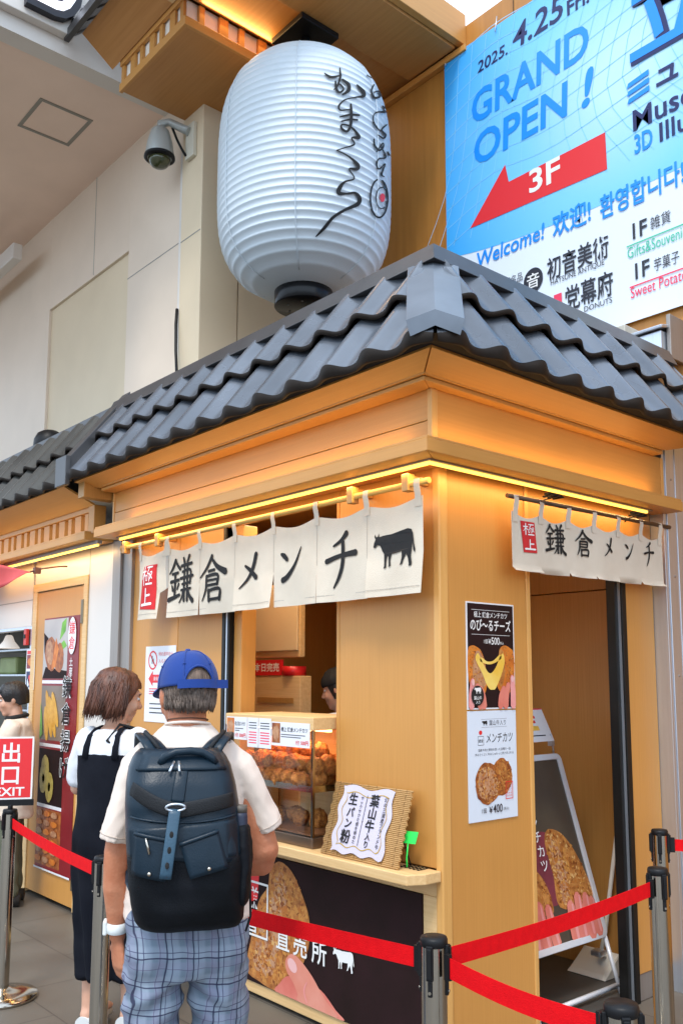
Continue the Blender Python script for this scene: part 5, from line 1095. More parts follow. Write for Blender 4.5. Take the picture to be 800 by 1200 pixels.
# ------------------------------------------------------------------ queue barrier posts with belts
POSTS = [  # x, y, label
 (-1.962, -.90, 'barrier post carrying the red exit sign'), (-.615, -1.078, 'barrier post half hidden behind the man in the blue cap'),
 (.824, -.92, 'barrier post in front of the stall corner where three belts meet'), (.754, .229, 'barrier post in front of the side door with one belt toward the stall corner'),
 (.352, .941, 'barrier post standing behind another post near the silver column'), (1.371, -.975, 'barrier post of which only the black top shows near the pavement sign foot')]
LB = ['steel ' + p[2] for p in POSTS]
def make_post():
    r = thing('queue_barrier', LB[0], 'barrier post', (0, 0, 0), 0, 'queue barrier posts with red belts')
    b = MB(); b.lathe([(.0, .0), (.160, .0), (.162, .010), (.158, .020), (.10, .030), (.045, .040), (.034, .05), (.0, .05)], (0, 0, 0), 40); b.build('base', steel, r)
    b = MB(); b.lathe([(.031, .045), (.031, .846)], (0, 0, 0), 28, 0, False); b.build('pole', steel, r)
    b = MB(); b.lathe([(.0315, .838), (.0335, .840), (.0335, .854), (.031, .860), (.0, .861)], (0, 0, 0), 28); b.build('cap', black_p, r)
    for k in range(4):
        a = k * pi / 2 + .2; q = Matrix.Rotation(a, 3, 'Z'); b = MB(); b.box(.029, .039, -.0085, .0085, .765, .845); b.box(.029, .036, -.0055, .0055, .728, .7645); b.box(.039, .043, -.006, .006, .770, .840); b.v = [tuple(q @ Vector(v)) for v in b.v]; b.build('belt_slot', black_p, r, bevel=.003)
        b = MB(); b.lathe([(.0, 0), (.004, 0), (.004, .002)], (0, 0, 0), 8); b.v = [tuple(q @ Vector((.0362 + z, x, .738 + y))) for x, y, z in b.v]; b.box(*[0, 0, 0, 0, 0, 0]) if False else None; b.build('rivet', steel, r)
    return r
def kids(o): return [c for c in bpy.data.objects if c.parent == o]
def copy_tree(o, parent=None):
    c = o.copy(); COL.objects.link(c)
    if parent: c.parent = parent
    for ch in kids(o): copy_tree(ch, c)
    return c
pp = make_post(); PO = [pp] + [copy_tree(pp) for _ in POSTS[1:]]
rots = [.1, .5, .25, .9, .3, .6]
for o, (x, y, l), lb, rz in zip(PO, POSTS, LB, rots): o.location = (x, y, 0); o.rotation_euler = (0, 0, rz); o['label'] = lb
def belt(i, a, c, zc=(.80, .80), w=.047):
    a = Vector((*a, zc[0])); c = Vector((*c, zc[1])); d = (c - a).normalized(); a = a + d * .046; c = c - d * .046; b = MB(); n = 10
    s_ = Vector((-d.y, d.x, 0)) * .0008; vs = []
    for k in range(n + 1):
        t = k / n; p = a.lerp(c, t) + Vector((0, 0, -.012 * sin(pi * t))); h = Vector((0, 0, w / 2)); vs += [p - h - s_, p + h - s_, p + h + s_, p - h + s_]
    b.rings([vs[4 * k:4 * k + 4] for k in range(n + 1)], 0, True, False); o = b.build('belt', belt_m, PO[i])
    b = MB()
    for p, sg in ((a, 1), (c, -1)): e = p + d * sg * -.004; f = p + d * sg * .012; u = s_.normalized() * .006; h = Vector((0, 0, w / 2 + .006)); b.hexa([e - h - u, f - h - u, f - h + u, e - h + u, e + h - u, f + h - u, f + h + u, e + h + u])
    b.build('belt_end', black_p, o)
xy = [(p[0], p[1]) for p in POSTS]
belt(0, xy[0], xy[1]); belt(1, xy[1], xy[2]); belt(2, xy[2], xy[3]); belt(5, xy[5], xy[2]); belt(4, xy[4], (1.9, 2.0))
belt(0, (-1.962, -.90), (-2.5, -2.6))
ex = thing('exit_sign', 'red and white exit sign on top of the barrier post', 'sign', (-1.962, -.90, .86))
ed = Vector((CAM.x + 1.962, CAM.y + .9, 0)).normalized(); eu = Vector((-ed.y, ed.x, 0)); eu = (eu + ed * .12).normalized()
b = MB(); b.box(-.105, .105, -.006, .006, .875, .905); b.tube([(0, 0, .855), (0, 0, .88)], .012, 10)
q = Matrix(((eu.x, -eu.y, 0), (eu.y, eu.x, 0), (0, 0, 1))); b.v = [tuple(q @ Vector(v) + Vector((-1.962, -.90, 0))) for v in b.v]; b.build('holder', black_p, ex, bevel=.002)
eo = Vector((-1.962, -.90, .905)) - eu * .110
en = eu.cross(Vector((0, 0, 1)))
b = MB(); P = [eo, eo + eu * .206, eo + eu * .206 + Vector((0, 0, .295)), eo + Vector((0, 0, .295))]; b.hexa([p - en * .002 for p in P[:2]] + [p + en * .002 for p in P[1::-1]] + [P[3] - en * .002, P[2] - en * .002, P[2] + en * .002, P[3] + en * .002]); pl = b.build('plate', white_ink, ex)
A = Art(plane_fn(eo + en * .002, eu, (0, 0, 1)), .0006); A.rect(.008, .008, .198, .287, red_print); A.up(); A.text('出', .103, .182, .100, white_ink, 'c', .018); A.text('口', .103, .078, .100, white_ink, 'c', .02); A.text('EXIT', .103, .018, .056, white_ink, 'c', .02, fit=.135); A.build('lettering', pl)
# red cloth of the neighbouring stall
rc = thing('red_flag', 'red cloth drooping from the eave of the neighbouring stall', 'flag', (-3.9, -.25, 2.1))
b = MB(); n = 14; vs = []
for i in range(n + 1):
    u = i / n
    for j in range(7):
        v = j / 6; x = -5.4 + 1.9 * u; zt = 2.46 - .25 * u + .03 * sin(u * 4); zb = 2.09 + .085 * u ** 2; y = -.25 + .03 * sin(u * 9 + v * 2); vs.append((x, y, zt + (zb - zt) * v))
b.add(vs, [(i * 7 + j, (i + 1) * 7 + j, (i + 1) * 7 + j + 1, i * 7 + j + 1) for i in range(n) for j in range(6)], 0, True)
c_ = b.build('cloth', mat('flag_red', (.68, .10, .09), .75, col2=(.60, .07, .07), vscale=3, bump=.08, bscale=300), rc); sm_ = c_.modifiers.new('t', 'SOLIDIFY'); sm_.thickness = .002
b = MB(); b.tube([(-3.50, -.25, 2.19), (-3.46, -.2, 2.21), (-3.44, -.08, 2.235), (-3.43, -.02, 2.24)], .006, 6); b.box(-3.50, -3.46, -.23, -.19, 2.18, 2.22); b.build('tie', mat('tie_brown', (.16, .06, .04), .6), rc)
# ------------------------------------------------------------------ people
def rot_z(a): return Matrix.Rotation(a, 3, 'Z')
def moved(m, R, c):
    m.v = [tuple(R @ Vector(v) + Vector(c)) for v in m.v]; return m
def head_parts(c, R, s=1., fem=False):
    P = [blob((0, -.012, .025), (.070, .090, .085)), blob((0, .022, -.028), (.059, .068, .082)), blob((0, .060, -.093), (.027, .026, .022)), blob((0, .02, -.075), (.048, .055, .04)),
         capsule([(0, .084, .012), (0, .096, -.012), (0, .104, -.030)], [.008, .010, .013], 10), blob((.011, .092, -.034), (.009, .010, .008)), blob((-.011, .092, -.034), (.009, .010, .008)),
         blob((0, .084, -.058), (.022, .010, .006)), blob((0, .082, -.070), (.019, .010, .007)), capsule([(-.036, .074, .024), (0, .082, .024), (.036, .074, .024)], .011, 10),
         blob((.036, .062, -.03), (.022, .022, .026)), blob((-.036, .062, -.03), (.022, .022, .026))]
    for sx in (-1, 1): P.append(blob((sx * .072, -.006, -.006), (.009, .019, .030))); P.append(blob((sx * .068, -.002, -.028), (.009, .010, .012)))
    for p in P: p.v = [tuple(Vector(v) * s) for v in p.v]; moved(p, R, c)
    return P
def eyes(c, R, s, parent):
    for sx in (-1, 1):
        m = blob((sx * .030 * s, .074 * s, .002 * s), (.013 * s, .010 * s, .0075 * s), 14, 8); moved(m, R, c); e = m.build('eye', mat('eye_white', (.62, .58, .55), .25), parent)
        m = blob((sx * .030 * s, .081 * s, .002 * s), (.0058 * s, .005 * s, .0062 * s), 12, 8); moved(m, R, c); m.build('iris', mat('iris_dark', (.02, .012, .008), .15), e)
        m = capsule([(sx * .018 * s, .084 * s, .022 * s), (sx * .032 * s, .082 * s, .027 * s), (sx * .046 * s, .072 * s, .021 * s)], .0035 * s, 8); moved(m, R, c); m.build('eyebrow', mat('brow_dark', (.03, .02, .015), .8), parent)
def hand_parts(w, d, pn, sd, curl=.35, s=1.):
    """w wrist, d pointing direction, pn palm normal, sd direction of the thumb side"""
    w, d, pn, sd = Vector(w), Vector(d).normalized(), Vector(pn).normalized(), Vector(sd).normalized()
    P = [capsule([w - d * .01, w + d * .03 * s, w + d * .078 * s], [.020 * s, .030 * s, .034 * s], 12, [.016 * s, .013 * s, .011 * s], ref=sd)]
    for off, L, r in ((.027, .072, .0085), (.009, .080, .0088), (-.009, .074, .0084), (-.026, .058, .0075)):
        b = w + d * .076 * s + sd * off * s; pts = [b - d * .03 * s, b]; a = curl * .6; p = b
        for k, f in enumerate((.45, .32, .23)):
            dd = d * cos(a) + pn * sin(a); p = p + dd * L * f * s; pts.append(p); a += curl * (1.1 if k == 0 else .9)
        P.append(capsule(pts, [r * s, r * s * 1.04, r * s * .98, r * s * .92, r * s * .80], 10))
    b = w + d * .018 * s + sd * .020 * s
    P.append(capsule([b - sd * .008 * s, b + (d * .6 + sd * .7 + pn * .25).normalized() * .032 * s, b + (d * .9 + sd * .62 + pn * .45).normalized() * .066 * s, b + (d * 1. + sd * .45 + pn * .6).normalized() * .088 * s], [.014 * s, .0115 * s, .010 * s, .0085 * s], 10))
    return P
def wrinkle(sc, amp, st=(1, 1, 1), seed=0.):
    return lambda v: amp * noise.noise(Vector((v.x * sc * st[0] + seed, v.y * sc * st[1], v.z * sc * st[2]))) + amp * .5 * noise.noise(Vector((v.x * sc * 2.3 * st[0], v.y * sc * 2.3 * st[1] + seed, v.z * sc * 2.3 * st[2])))
def person(name, label, loc, rz, cat='person'):
    return thing(name, label, cat, loc, rz)
def mbuild(m, R, o, name, mt, parent):
    moved(m, R, o); return m.build(name, mt, parent)
# ---- the man with the backpack (local x right, y ahead, z up)
MP = Vector((.313, -1.321, 0)); MR = radians(58.95); RM = rot_z(MR)
man = person('person', 'man in blue cap, cream t shirt and blue plaid trousers seen from behind', MP, MR)
hc = Vector((.004, .012, 1.437)); HR = rot_z(radians(18)) @ Matrix.Rotation(radians(-6), 3, 'X')
P = head_parts(hc, HR, .95)
P += [capsule([(.006, -.015, 1.25), (.007, -.012, 1.33), (.005, .0, 1.42)], [.062, .050, .050], 16, [.06, .052, .055], ref=(1, 0, 0)),
      capsule([(.015, 0, .86), (.012, 0, 1.0), (.007, 0, 1.18), (.006, -.005, 1.25)], [.12, .12, .12, .09], 20, [.085, .085, .085, .065], ref=(1, 0, 0)),
      capsule([(-.11, 0, 1.255), (-.145, -.003, 1.15), (-.164, -.004, 1.04), (-.166, 0, 1.0)], [.038, .036, .033, .0315], 14),
      capsule([(-.166, 0, 1.005), (-.165, .006, .95), (-.161, .018, .88), (-.158, .026, .825)], [.0315, .0325, .0265, .0205], 14),
      capsule([(.12, 0, 1.245), (.178, .01, 1.15), (.216, .02, 1.03)], [.040, .042, .038], 14),
      capsule([(.216, .015, 1.035), (.212, .07, .985), (.185, .14, .965), (.155, .20, .975)], [.036, .034, .028, .023], 14)]
P += hand_parts((-.158, .026, .82), (.10, .06, -1), (.85, .5, 0), (-.55, .83, 0), .45, .90)
P += hand_parts((.165, .21, .995), (-.55, .8, .12), (-.1, .3, .9), (.3, .5, .3), .6, .95)
for sx in (-1, 1):
    P += [capsule([(.017 + sx * .075, 0, .82), (.017 + sx * .083, .005, .42), (.015 + sx * .088, -.005, .10), (.015 + sx * .088, 0, .06)], [.065, .048, .036, .035], 14), capsule([(.015 + sx * .09, -.03, .04), (.015 + sx * .095, .10, .03), (.015 + sx * .10, .17, .028)], [.034, .036, .028], 12, [.03, .026, .018], ref=(1, 0, 0))]
body = mbuild(fuse('body', P, .0048, 5), RM, MP, 'body', skin, man)
eyes(MP + RM @ hc, RM @ HR, .95, man)
# cream t shirt
shirt_m = mat('tshirt_cream', (.74, .62, .53), .85, col2=(.71, .585, .495), vscale=4, bump=.10, bscale=300, sheen=.1)
def ell_stack(rows, n=28):  # rows: z, rx, ry, cx, cy
    m = MB(); m.rings([[(r[3] + r[1] * cos(2 * pi * j / n), r[4] + r[2] * sin(2 * pi * j / n), r[0]) for j in range(n)] for r in rows]); return m
tor = ell_stack([(.872, .158, .118, .017, 0), (.92, .156, .116, .017, 0), (1.0, .152, .112, .015, 0), (1.1, .150, .112, .010, 0), (1.2, .150, .108, .007, -.004), (1.262, .142, .098, .006, -.01), (1.305, .116, .084, .006, -.012), (1.335, .086, .072, .007, -.01), (1.355, .064, .062, .007, -.008), (1.364, .056, .056, .007, -.004)])
sl = []
for pts in ([(-.085, 0, 1.298), (-.122, -.001, 1.252), (-.150, -.003, 1.16), (-.171, -.004, 1.068)], [(.098, 0, 1.298), (.142, .004, 1.252), (.188, .012, 1.17), (.226, .022, 1.088)]):
    q_ = MB(); q_.rings(loft(pts, [.046, .060, .056, .058], 18, [.036, .042, .037, .041], ref=(0, 1, 0))); sl.append(q_)
wf = wrinkle(8, .005, (1, 1, 1.2), 3.)
def crease(v, k, ang, seed):   # sharp little folds running along one direction
    n_ = noise.noise(Vector(((v.x * cos(ang) + v.z * sin(ang)) * k, v.y * k * .35, (v.z * cos(ang) - v.x * sin(ang)) * k * .22 + seed)))
    return 1 - min(1, abs(n_) * 4.5)
def shirt_fold(v):
    s_ = 1 if v.x > 0 else -1; arm = max(0, min(1, (abs(v.x - .007) - .10) / .06))
    return wf(v) + arm * (.0022 * crease(v, 22, s_ * .6, 2) + .0010 * crease(v, 34, s_ * -.5, 7)) + (1 - arm) * .002 * crease(v, 24, .3, 4) + .004 * crease(v, 26, 1.2, 11) * max(0, min(1, (1.0 - v.z) / .1))
sh = fuse('shirt', [tor] + sl, .0055, 4, .5, shirt_fold)
shirt = mbuild(sh, RM, MP, 't_shirt', shirt_m, man)
def hem(path, r, parent, mt):
    b = MB(); b.tube(path, r, 6); moved(b, RM, MP); return b.build('hem', mt, parent)
hm_ = MB()
for q_ in sl:
    A0, B0 = q_.v[-36:-18], q_.v[-18:]; P0 = [Vector(a) * .17 + Vector(b) * .83 for a, b in zip(A0, B0)]; c0 = sum(P0, Vector()) / len(P0); P0 = [c0 + (p - c0) * 1.005 for p in P0]; hm_.tube(P0 + [P0[0]], .0014, 5)
hm_.rings([[(.017 + k * .157 * cos(t), k * .117 * sin(t), .895) for t in [i * 2 * pi / 48 for i in range(48)]] for k in (.999, 1.006, .999)], 0, False)
moved(hm_, RM, MP); hm_.build('hem_stitch', mat('stitch_cream', (.50, .41, .34), .9), shirt)
collar = MB(); collar.tube([(.007 + .058 * cos(t), -.008 + .060 * sin(t), 1.360 - .010 * sin(t)) for t in [i * 2 * pi / 28 for i in range(29)]], .0036, 8); moved(collar, RM, MP); collar.build('collar', shirt_m, shirt)
cord = MB(); cord.tube([(.007 + .053 * cos(t), -.004 + .058 * sin(t), 1.372 - .008 * sin(t)) for t in [i * 2 * pi / 24 for i in range(25)]], .0016, 6); moved(cord, RM, MP); cord.build('neck_cord', mat('cord_brown', (.10, .05, .03), .7), man)
# plaid trousers
def plaid():
    m = bpy.data.materials.new('plaid_cloth'); m.use_nodes = True; t = m.node_tree; b = t.nodes['Principled BSDF']; b.inputs['Roughness'].default_value = .85
    co = _n(t, 'ShaderNodeTexCoord'); mp = _n(t, 'ShaderNodeMapping'); mp.inputs['Location'].default_value = (-MP.x, -MP.y, 0)
    vr = _n(t, 'ShaderNodeVectorRotate'); vr.rotation_type = 'Z_AXIS'; vr.inputs['Angle'].default_value = -MR
    t.links.new(co.outputs['Object'], mp.inputs['Vector']); t.links.new(mp.outputs['Vector'], vr.inputs['Vector'])
    nz_ = _n(t, 'ShaderNodeTexNoise'); nz_.inputs['Scale'].default_value = 9; nz_.inputs['Detail'].default_value = 2
    t.links.new(vr.outputs[0], nz_.inputs['Vector'])
    vm = _n(t, 'ShaderNodeVectorMath', operation='MULTIPLY_ADD'); vm.inputs[1].default_value = (.022, .022, .022); t.links.new(nz_.outputs['Color'], vm.inputs[0]); t.links.new(vr.outputs[0], vm.inputs[2])
    sx = _n(t, 'ShaderNodeSeparateXYZ'); t.links.new(vm.outputs[0], sx.inputs[0])
    lean = _n(t, 'ShaderNodeMath', operation='MULTIPLY_ADD'); lean.inputs[1].default_value = .30; t.links.new(sx.outputs['Y'], lean.inputs[0]); t.links.new(sx.outputs['X'], lean.inputs[2])
    def band(src, per, off, w, soft=.08):
        a = _n(t, 'ShaderNodeMath', operation='MULTIPLY_ADD'); a.inputs[1].default_value = 1 / per; a.inputs[2].default_value = off + 50; t.links.new(src, a.inputs[0])
        f = _n(t, 'ShaderNodeMath', operation='FRACT'); t.links.new(a.outputs[0], f.inputs[0])
        c = _n(t, 'ShaderNodeMath', operation='SUBTRACT'); c.inputs[1].default_value = .5; t.links.new(f.outputs[0], c.inputs[0])
        d = _n(t, 'ShaderNodeMath', operation='ABSOLUTE'); t.links.new(c.outputs[0], d.inputs[0])
        e = _n(t, 'ShaderNodeMapRange'); e.inputs['From Min'].default_value = w / per / 2 * 1.25; e.inputs['From Max'].default_value = w / per / 2 * .75; e.inputs['To Min'].default_value = 0; e.inputs['To Max'].default_value = 1; t.links.new(d.outputs[0], e.inputs['Value']); return e.outputs[0]
    last = None; base = (.135, .182, .235, 1)
    def over(fac, col, k):
        nonlocal last
        mx = _n(t, 'ShaderNodeMix', data_type='RGBA'); mu = _n(t, 'ShaderNodeMath', operation='MULTIPLY'); mu.inputs[1].default_value = k; t.links.new(fac, mu.inputs[0]); t.links.new(mu.outputs[0], mx.inputs[0])
        if last is None: mx.inputs[6].default_value = base
        else: t.links.new(last, mx.inputs[6])
        mx.inputs[7].default_value = (*col, 1); last = mx.outputs[2]
    X, Zz = lean.outputs[0], sx.outputs['Z']
    over(band(X, .064, .1, .026), (.26, .31, .385), .55); over(band(Zz, .068, .3, .026), (.26, .31, .38), .5)
    over(band(X, .064, .55, .016), (.24, .22, .33), .3); over(band(Zz, .068, .75, .016), (.24, .22, .33), .25)
    over(band(X, .064, .36, .0032), (.012, .012, .045), .9); over(band(X, .064, .16, .0022), (.02, .02, .07), .75); over(band(X, .064, .62, .0018), (.05, .03, .09), .6)
    over(band(Zz, .068, .50, .0032), (.012, .012, .045), .9); over(band(Zz, .068, .30, .0022), (.02, .02, .07), .75); over(band(Zz, .068, .86, .0017), (.05, .03, .09), .5)
    t.links.new(last, b.inputs['Base Color'])
    nb = _n(t, 'ShaderNodeTexNoise'); nb.inputs['Scale'].default_value = 420; t.links.new(co.outputs['Object'], nb.inputs['Vector']); bp = _n(t, 'ShaderNodeBump'); bp.inputs['Strength'].default_value = .12; bp.inputs['Distance'].default_value = .003
    t.links.new(nb.outputs['Fac'], bp.inputs['Height']); t.links.new(bp.outputs['Normal'], b.inputs['Normal']); return m
pel = ell_stack([(.745, .146, .112, .017, -.008), (.78, .155, .122, .017, -.012), (.83, .156, .124, .017, -.014), (.88, .152, .116, .017, -.008), (.93, .144, .106, .016, 0), (.96, .138, .10, .015, 0)])
legs = [capsule([(-.060, -.012, .78), (-.066, -.006, .64), (-.070, .004, .45), (-.076, 0, .12)], [.076, .069, .066, .060], 18, [.100, .086, .076, .066], ref=(1, 0, 0)), capsule([(.094, -.012, .78), (.102, -.006, .64), (.104, .006, .45), (.106, .004, .12)], [.076, .071, .067, .060], 18, [.100, .088, .076, .066], ref=(1, 0, 0))]
bl = [blob((-.055, -.068, .80), (.078, .060, .078)), blob((.088, -.068, .80), (.078, .060, .078))]
w1 = wrinkle(11, .007, (.8, .8, 1.6), 8.)
def pf_(v):
    f = w1(v); d = 0
    return f + .005 * sin(v.z * 75 + abs(v.x - .017) * 55 + 2 * noise.noise(v * 7)) * exp(-((v.z - .70) / .07) ** 2) + .003 * crease(v, 26, .9 if v.x > .017 else -.9, 3)
pants = mbuild(fuse('trousers', [pel] + legs + bl, .0075, 7, .6, pf_), RM, MP, 'trousers', plaid(), man)
bm2 = MB(); bm2.tube([(.017, -.128, .90), (.017, -.136, .86), (.017, -.118, .78)], .0012, 5); moved(bm2, RM, MP); bm2.build('seam', ink if False else mat('seam_blue', (.12, .16, .26), .9), pants)
for sx in (-1, 1):
    m = fuse('shoe', [capsule([(.015 + sx * .092, -.05, .045), (.015 + sx * .096, .06, .05), (.015 + sx * .10, .15, .036)], [.042, .046, .036], 14, [.042, .036, .026], ref=(1, 0, 0))], .008, 3); mbuild(m, RM, MP, 'shoe', mat('shoe_white', (.65, .63, .6), .6), man)
# wrist watch
b = MB(); wp = Vector((-.1595, .0215, .850)); b.rings([[wp + Vector((.0250 * k * cos(t), .0265 * k * sin(t), z + .003 * sin(t))) for t in [i * 2 * pi / 24 for i in range(24)]] for k, z in ((1.0, -.013), (1.10, -.011), (1.12, 0), (1.10, .011), (1.0, .013))], 0, False); moved(b, RM, MP)
wt = b.build('watch', mat('watch_white', (.72, .74, .72), .45), man)
b = MB(); b.box(-.194, -.183, .004, .038, .832, .868); moved(b, RM, MP); b.build('watch_case', mat('watch_white', (.72, .74, .72)), wt, bevel=.004)
# short grey brown hair
hair_m = mat('hair_grey_brown', (.19, .125, .09), .65, col2=(.075, .050, .038), vscale=60, stretch=(1, 1, .10), bump=.5, bscale=190, bstretch=(1, 1, .10), detail=4)
hm = MB(); rg = []; NA = 64
rnd = random.Random(2)
for iz in range(15):
    f = iz / 14; row = []
    for k in range(NA + 1):
        a = -radians(128) + radians(256) * k / NA          # 0 = straight back
        low = -.052 + .036 * (abs(a) / radians(128)) ** 2 + (.020 if abs(abs(a) - radians(96)) < radians(9) else 0) + .004 * sin(a * 23) + rnd.uniform(-.003, .003)
        z = low + (.10 - low) * f
        rr = sqrt(max(.02, 1 - ((z - .022) / .089) ** 2)) if z > .022 else 1 - .16 * ((.022 - z) / .09) ** 1.5
        th = .0055 * min(1, f * 2.6) + .0008; th += .0022 * noise.noise(Vector((a * 26, z * 25, 1)))
        row.append(Vector((sin(a) * (.0705 * rr + th), -.012 - cos(a) * (.0905 * rr + th), z)) * .95)
    rg.append(row)
hm.rings(rg, 0, False, True, False); moved(hm, HR, hc); moved(hm, RM, MP); hair = hm.build('hair', hair_m, man); q_ = hair.modifiers.new('t', 'SOLIDIFY'); q_.thickness = .004
hs = MB()
for k in range(900):  # single short locks so the edge is not a clean line
    a = rnd.uniform(-radians(124), radians(124)); z1 = rnd.uniform(-.03, .03); L = rnd.uniform(.022, .040); low = -.056 + .038 * (abs(a) / radians(128)) ** 2
    z0 = max(low - rnd.uniform(0, .006), z1 - L); pts = []
    for t in (0, .5, 1):
        z = z1 + (z0 - z1) * t; rr = sqrt(max(.02, 1 - ((z - .022) / .089) ** 2)) if z > .022 else 1 - .16 * ((.022 - z) / .09) ** 1.5
        th = .0072 - .0045 * t; aa = a + rnd.uniform(-.03, .03) * t; pts.append(Vector((sin(aa) * (.0705 * rr + th), -.012 - cos(aa) * (.0905 * rr + th), z)) * .95)
    hs.tube(pts, [.0011, .0012, .0005], 3)
moved(hs, HR, hc); moved(hs, RM, MP); hs.build('hair_locks', mat('hair_lock', (.20, .15, .12), .55, col2=(.06, .042, .034), vscale=60), hair)
# blue cap: six panels, half moon opening over the strap at the back, peak ahead
cap_m = mat('cap_blue', (.005, .040, .225), .85, col2=(.004, .030, .18), vscale=7, bump=.15, bscale=420, sheen=.12)
cm_ = MB(); NA, NZ = 96, 22; idx = {}; vs = []
def cap_pt(a, e, lift=0.):  # a from straight back, e elevation 0 rim .. pi/2
    ce, se = cos(e), sin(e)
    rx, ry, rz = .0815 + lift, .101 + lift, .100 + lift
    return Vector((sin(a) * rx * ce ** .72, -.010 - cos(a) * ry * ce ** .72, .018 + rz * se)) * .97
for j in range(NZ + 1):
    for i in range(NA): vs.append(cap_pt(-pi + 2 * pi * i / NA, (pi / 2 - .02) * j / NZ))
fs = []
for j in range(NZ):
    for i in range(NA):
        a = -pi + 2 * pi * (i + .5) / NA; e = (pi / 2) * (j + .5) / NZ
        if (a / radians(29)) ** 2 + (e / radians(30)) ** 2 < 1 and e > radians(6): continue
        fs.append((j * NA + i, j * NA + (i + 1) % NA, (j + 1) * NA + (i + 1) % NA, (j + 1) * NA + i))
cm_.add(vs, fs, 0, True)
moved(cm_, HR, hc); moved(cm_, RM, MP); cap = cm_.build('cap', cap_m, man); q_ = cap.modifiers.new('t', 'SOLIDIFY'); q_.thickness = .0025; q_.offset = -1
def hloc(m): moved(m, HR, hc); return moved(m, RM, MP)
b = MB()
for k in range(6):
    a = pi / 6 + k * pi / 3 + pi; 
    P = [cap_pt(a, e, .001) for e in [.02 + i * (pi / 2 - .06) / 18 for i in range(19)]]
    if k in (): continue
    b.tube(P, .0016, 5)
P = [cap_pt(radians(29) * cos(t), radians(30) * sin(t), .001) for t in [i * pi / 20 for i in range(21)]]; b.tube(P, .0030, 6)
hloc(b).build('seam', cap_m, cap)
b = MB(); b.lathe([(.0, .008), (.006, .007), (.009, .002), (.009, -.002)], tuple(cap_pt(0, pi / 2)), 12); hloc(b).build('button', cap_m, cap)
b = MB()
for k in range(4): a = pi / 3 * k - pi / 2; p = cap_pt(a, .62, .001); b.lathe([(.0, .0015), (.004, .001), (.004, -.002)], tuple(p), 8)
hloc(b).build('eyelet', cap_m, cap)
b = MB(); vs = []
for i in range(41):   # strap over the opening with its tail past the side
    a = -radians(40) + radians(92) * i / 40; l = .004 + .020 * max(0, (i - 32) / 8) ** 1.5; dz = -.004
    for z, o in ((-.011, 0), (.011, 0), (.011, .003), (-.011, .003)): q = cap_pt(a, .06, l + o); vs.append(Vector((q.x, q.y, q.z + z + dz)))
b.rings([vs[4 * i:4 * i + 4] for i in range(41)], 0, True, False); hloc(b).build('strap', cap_m, cap)
b = MB(); rg = []
for i in range(25):
    a = pi - radians(62) + radians(124) * i / 24; q = cap_pt(a, .03, .001); w_ = .055 * max(0, sin(pi * i / 24)) ** .6
    d = Vector((sin(a) * .5, 1.0, 0)).normalized(); rg.append([q, q + d * w_ + Vector((0, 0, -.30 * w_ - .05 * (sin(a) ** 2) * w_)), q + d * w_ + Vector((0, 0, -.30 * w_ - .004)), q + Vector((0, 0, -.004))])
b.rings(rg, 0, True, True); hloc(b).build('peak', cap_m, cap)

# ---- backpack
bp0 = thing('backpack', 'dark blue leather backpack with two flap pockets on the man in the blue cap', 'backpack', MP + RM @ Vector((0, -.2, 1.1)), MR)
leather = mat('leather_navy', (.009, .022, .036), .34, col2=(.006, .015, .025), vscale=6, bump=.08, bscale=240, spec=.3)
nylon = mat('nylon_black', (.0035, .0045, .006), .6, col2=(.007, .008, .011), vscale=7, bump=.25, bscale=300, spec=.15)
strap_m = mat('strap_teal', (.035, .085, .13), .42, col2=(.028, .066, .105), vscale=10, bump=.1, bscale=200)
web_m = mat('webbing_black', (.006, .007, .009), .7, bump=.2, bscale=300)
BROWS = [(.884, .098, .075), (.893, .120, .112), (.91, .130, .138), (.95, .136, .155), (1.0, .139, .163), (1.06, .139, .163), (1.12, .139, .158), (1.18, .137, .148), (1.23, .132, .134), (1.27, .124, .112), (1.295, .112, .088), (1.308, .096, .060)]
BY_ = -.108
def bcx(z): return .022 - .085 * (z - .9)
def bp_prof(z):
    for i in range(len(BROWS) - 1):
        a, b = BROWS[i], BROWS[i + 1]
        if z <= b[0] or i == len(BROWS) - 2: t = max(0, min(1, (z - a[0]) / (b[0] - a[0]))); return a[1] + (b[1] - a[1]) * t, a[2] + (b[2] - a[2]) * t
def bp_front(x, z, l=0.):
    rx, d = bp_prof(z); u = max(-.97, min(.97, (x - bcx(z)) / rx)); return Vector((x, BY_ - d * (1 - abs(u) ** 4.2) ** (1 / 4.2) - l, z))
def bp_ring(z, n=48):
    rx, d = bp_prof(z); R = []
    for j in range(n):
        t = 2 * pi * j / n; c, s_ = cos(t), sin(t); x = abs(c) ** (2 / 4.2) * (1 if c >= 0 else -1) * rx; y = abs(s_) ** (2 / 4.2) * (1 if s_ >= 0 else -1)
        R.append(Vector((bcx(z) + x, BY_ + (y * d if y < 0 else y * .012), z)))
    return R
def bfn(v): return 0
zs = [.884 + (1.308 - .884) * i / 44 for i in range(45)]
def bpb(m, name, mt, parent, bevel=0): moved(m, RM, MP); return m.build(name, mt, parent, bevel=bevel)
m = MB(); rgs = [bp_ring(z) for z in zs if z <= 1.075]
for R in rgs:
    for i, p in enumerate(R):
        if p.y < BY_ - .02: f = .010 * noise.noise(Vector((p.x * 16, p.z * 9, 2))) + .006 * noise.noise(Vector((p.x * 30 + p.z * 22, p.z * 14, 5))); R[i] = p + Vector((0, f, 0))
m.rings(rgs); bpb(m, 'lower_pack', nylon, bp0)
m = MB(); rgs = [[p + Vector((0, -.003 if p.y < BY_ else 0, 0)) for p in bp_ring(z)] for z in zs if z >= 1.062]
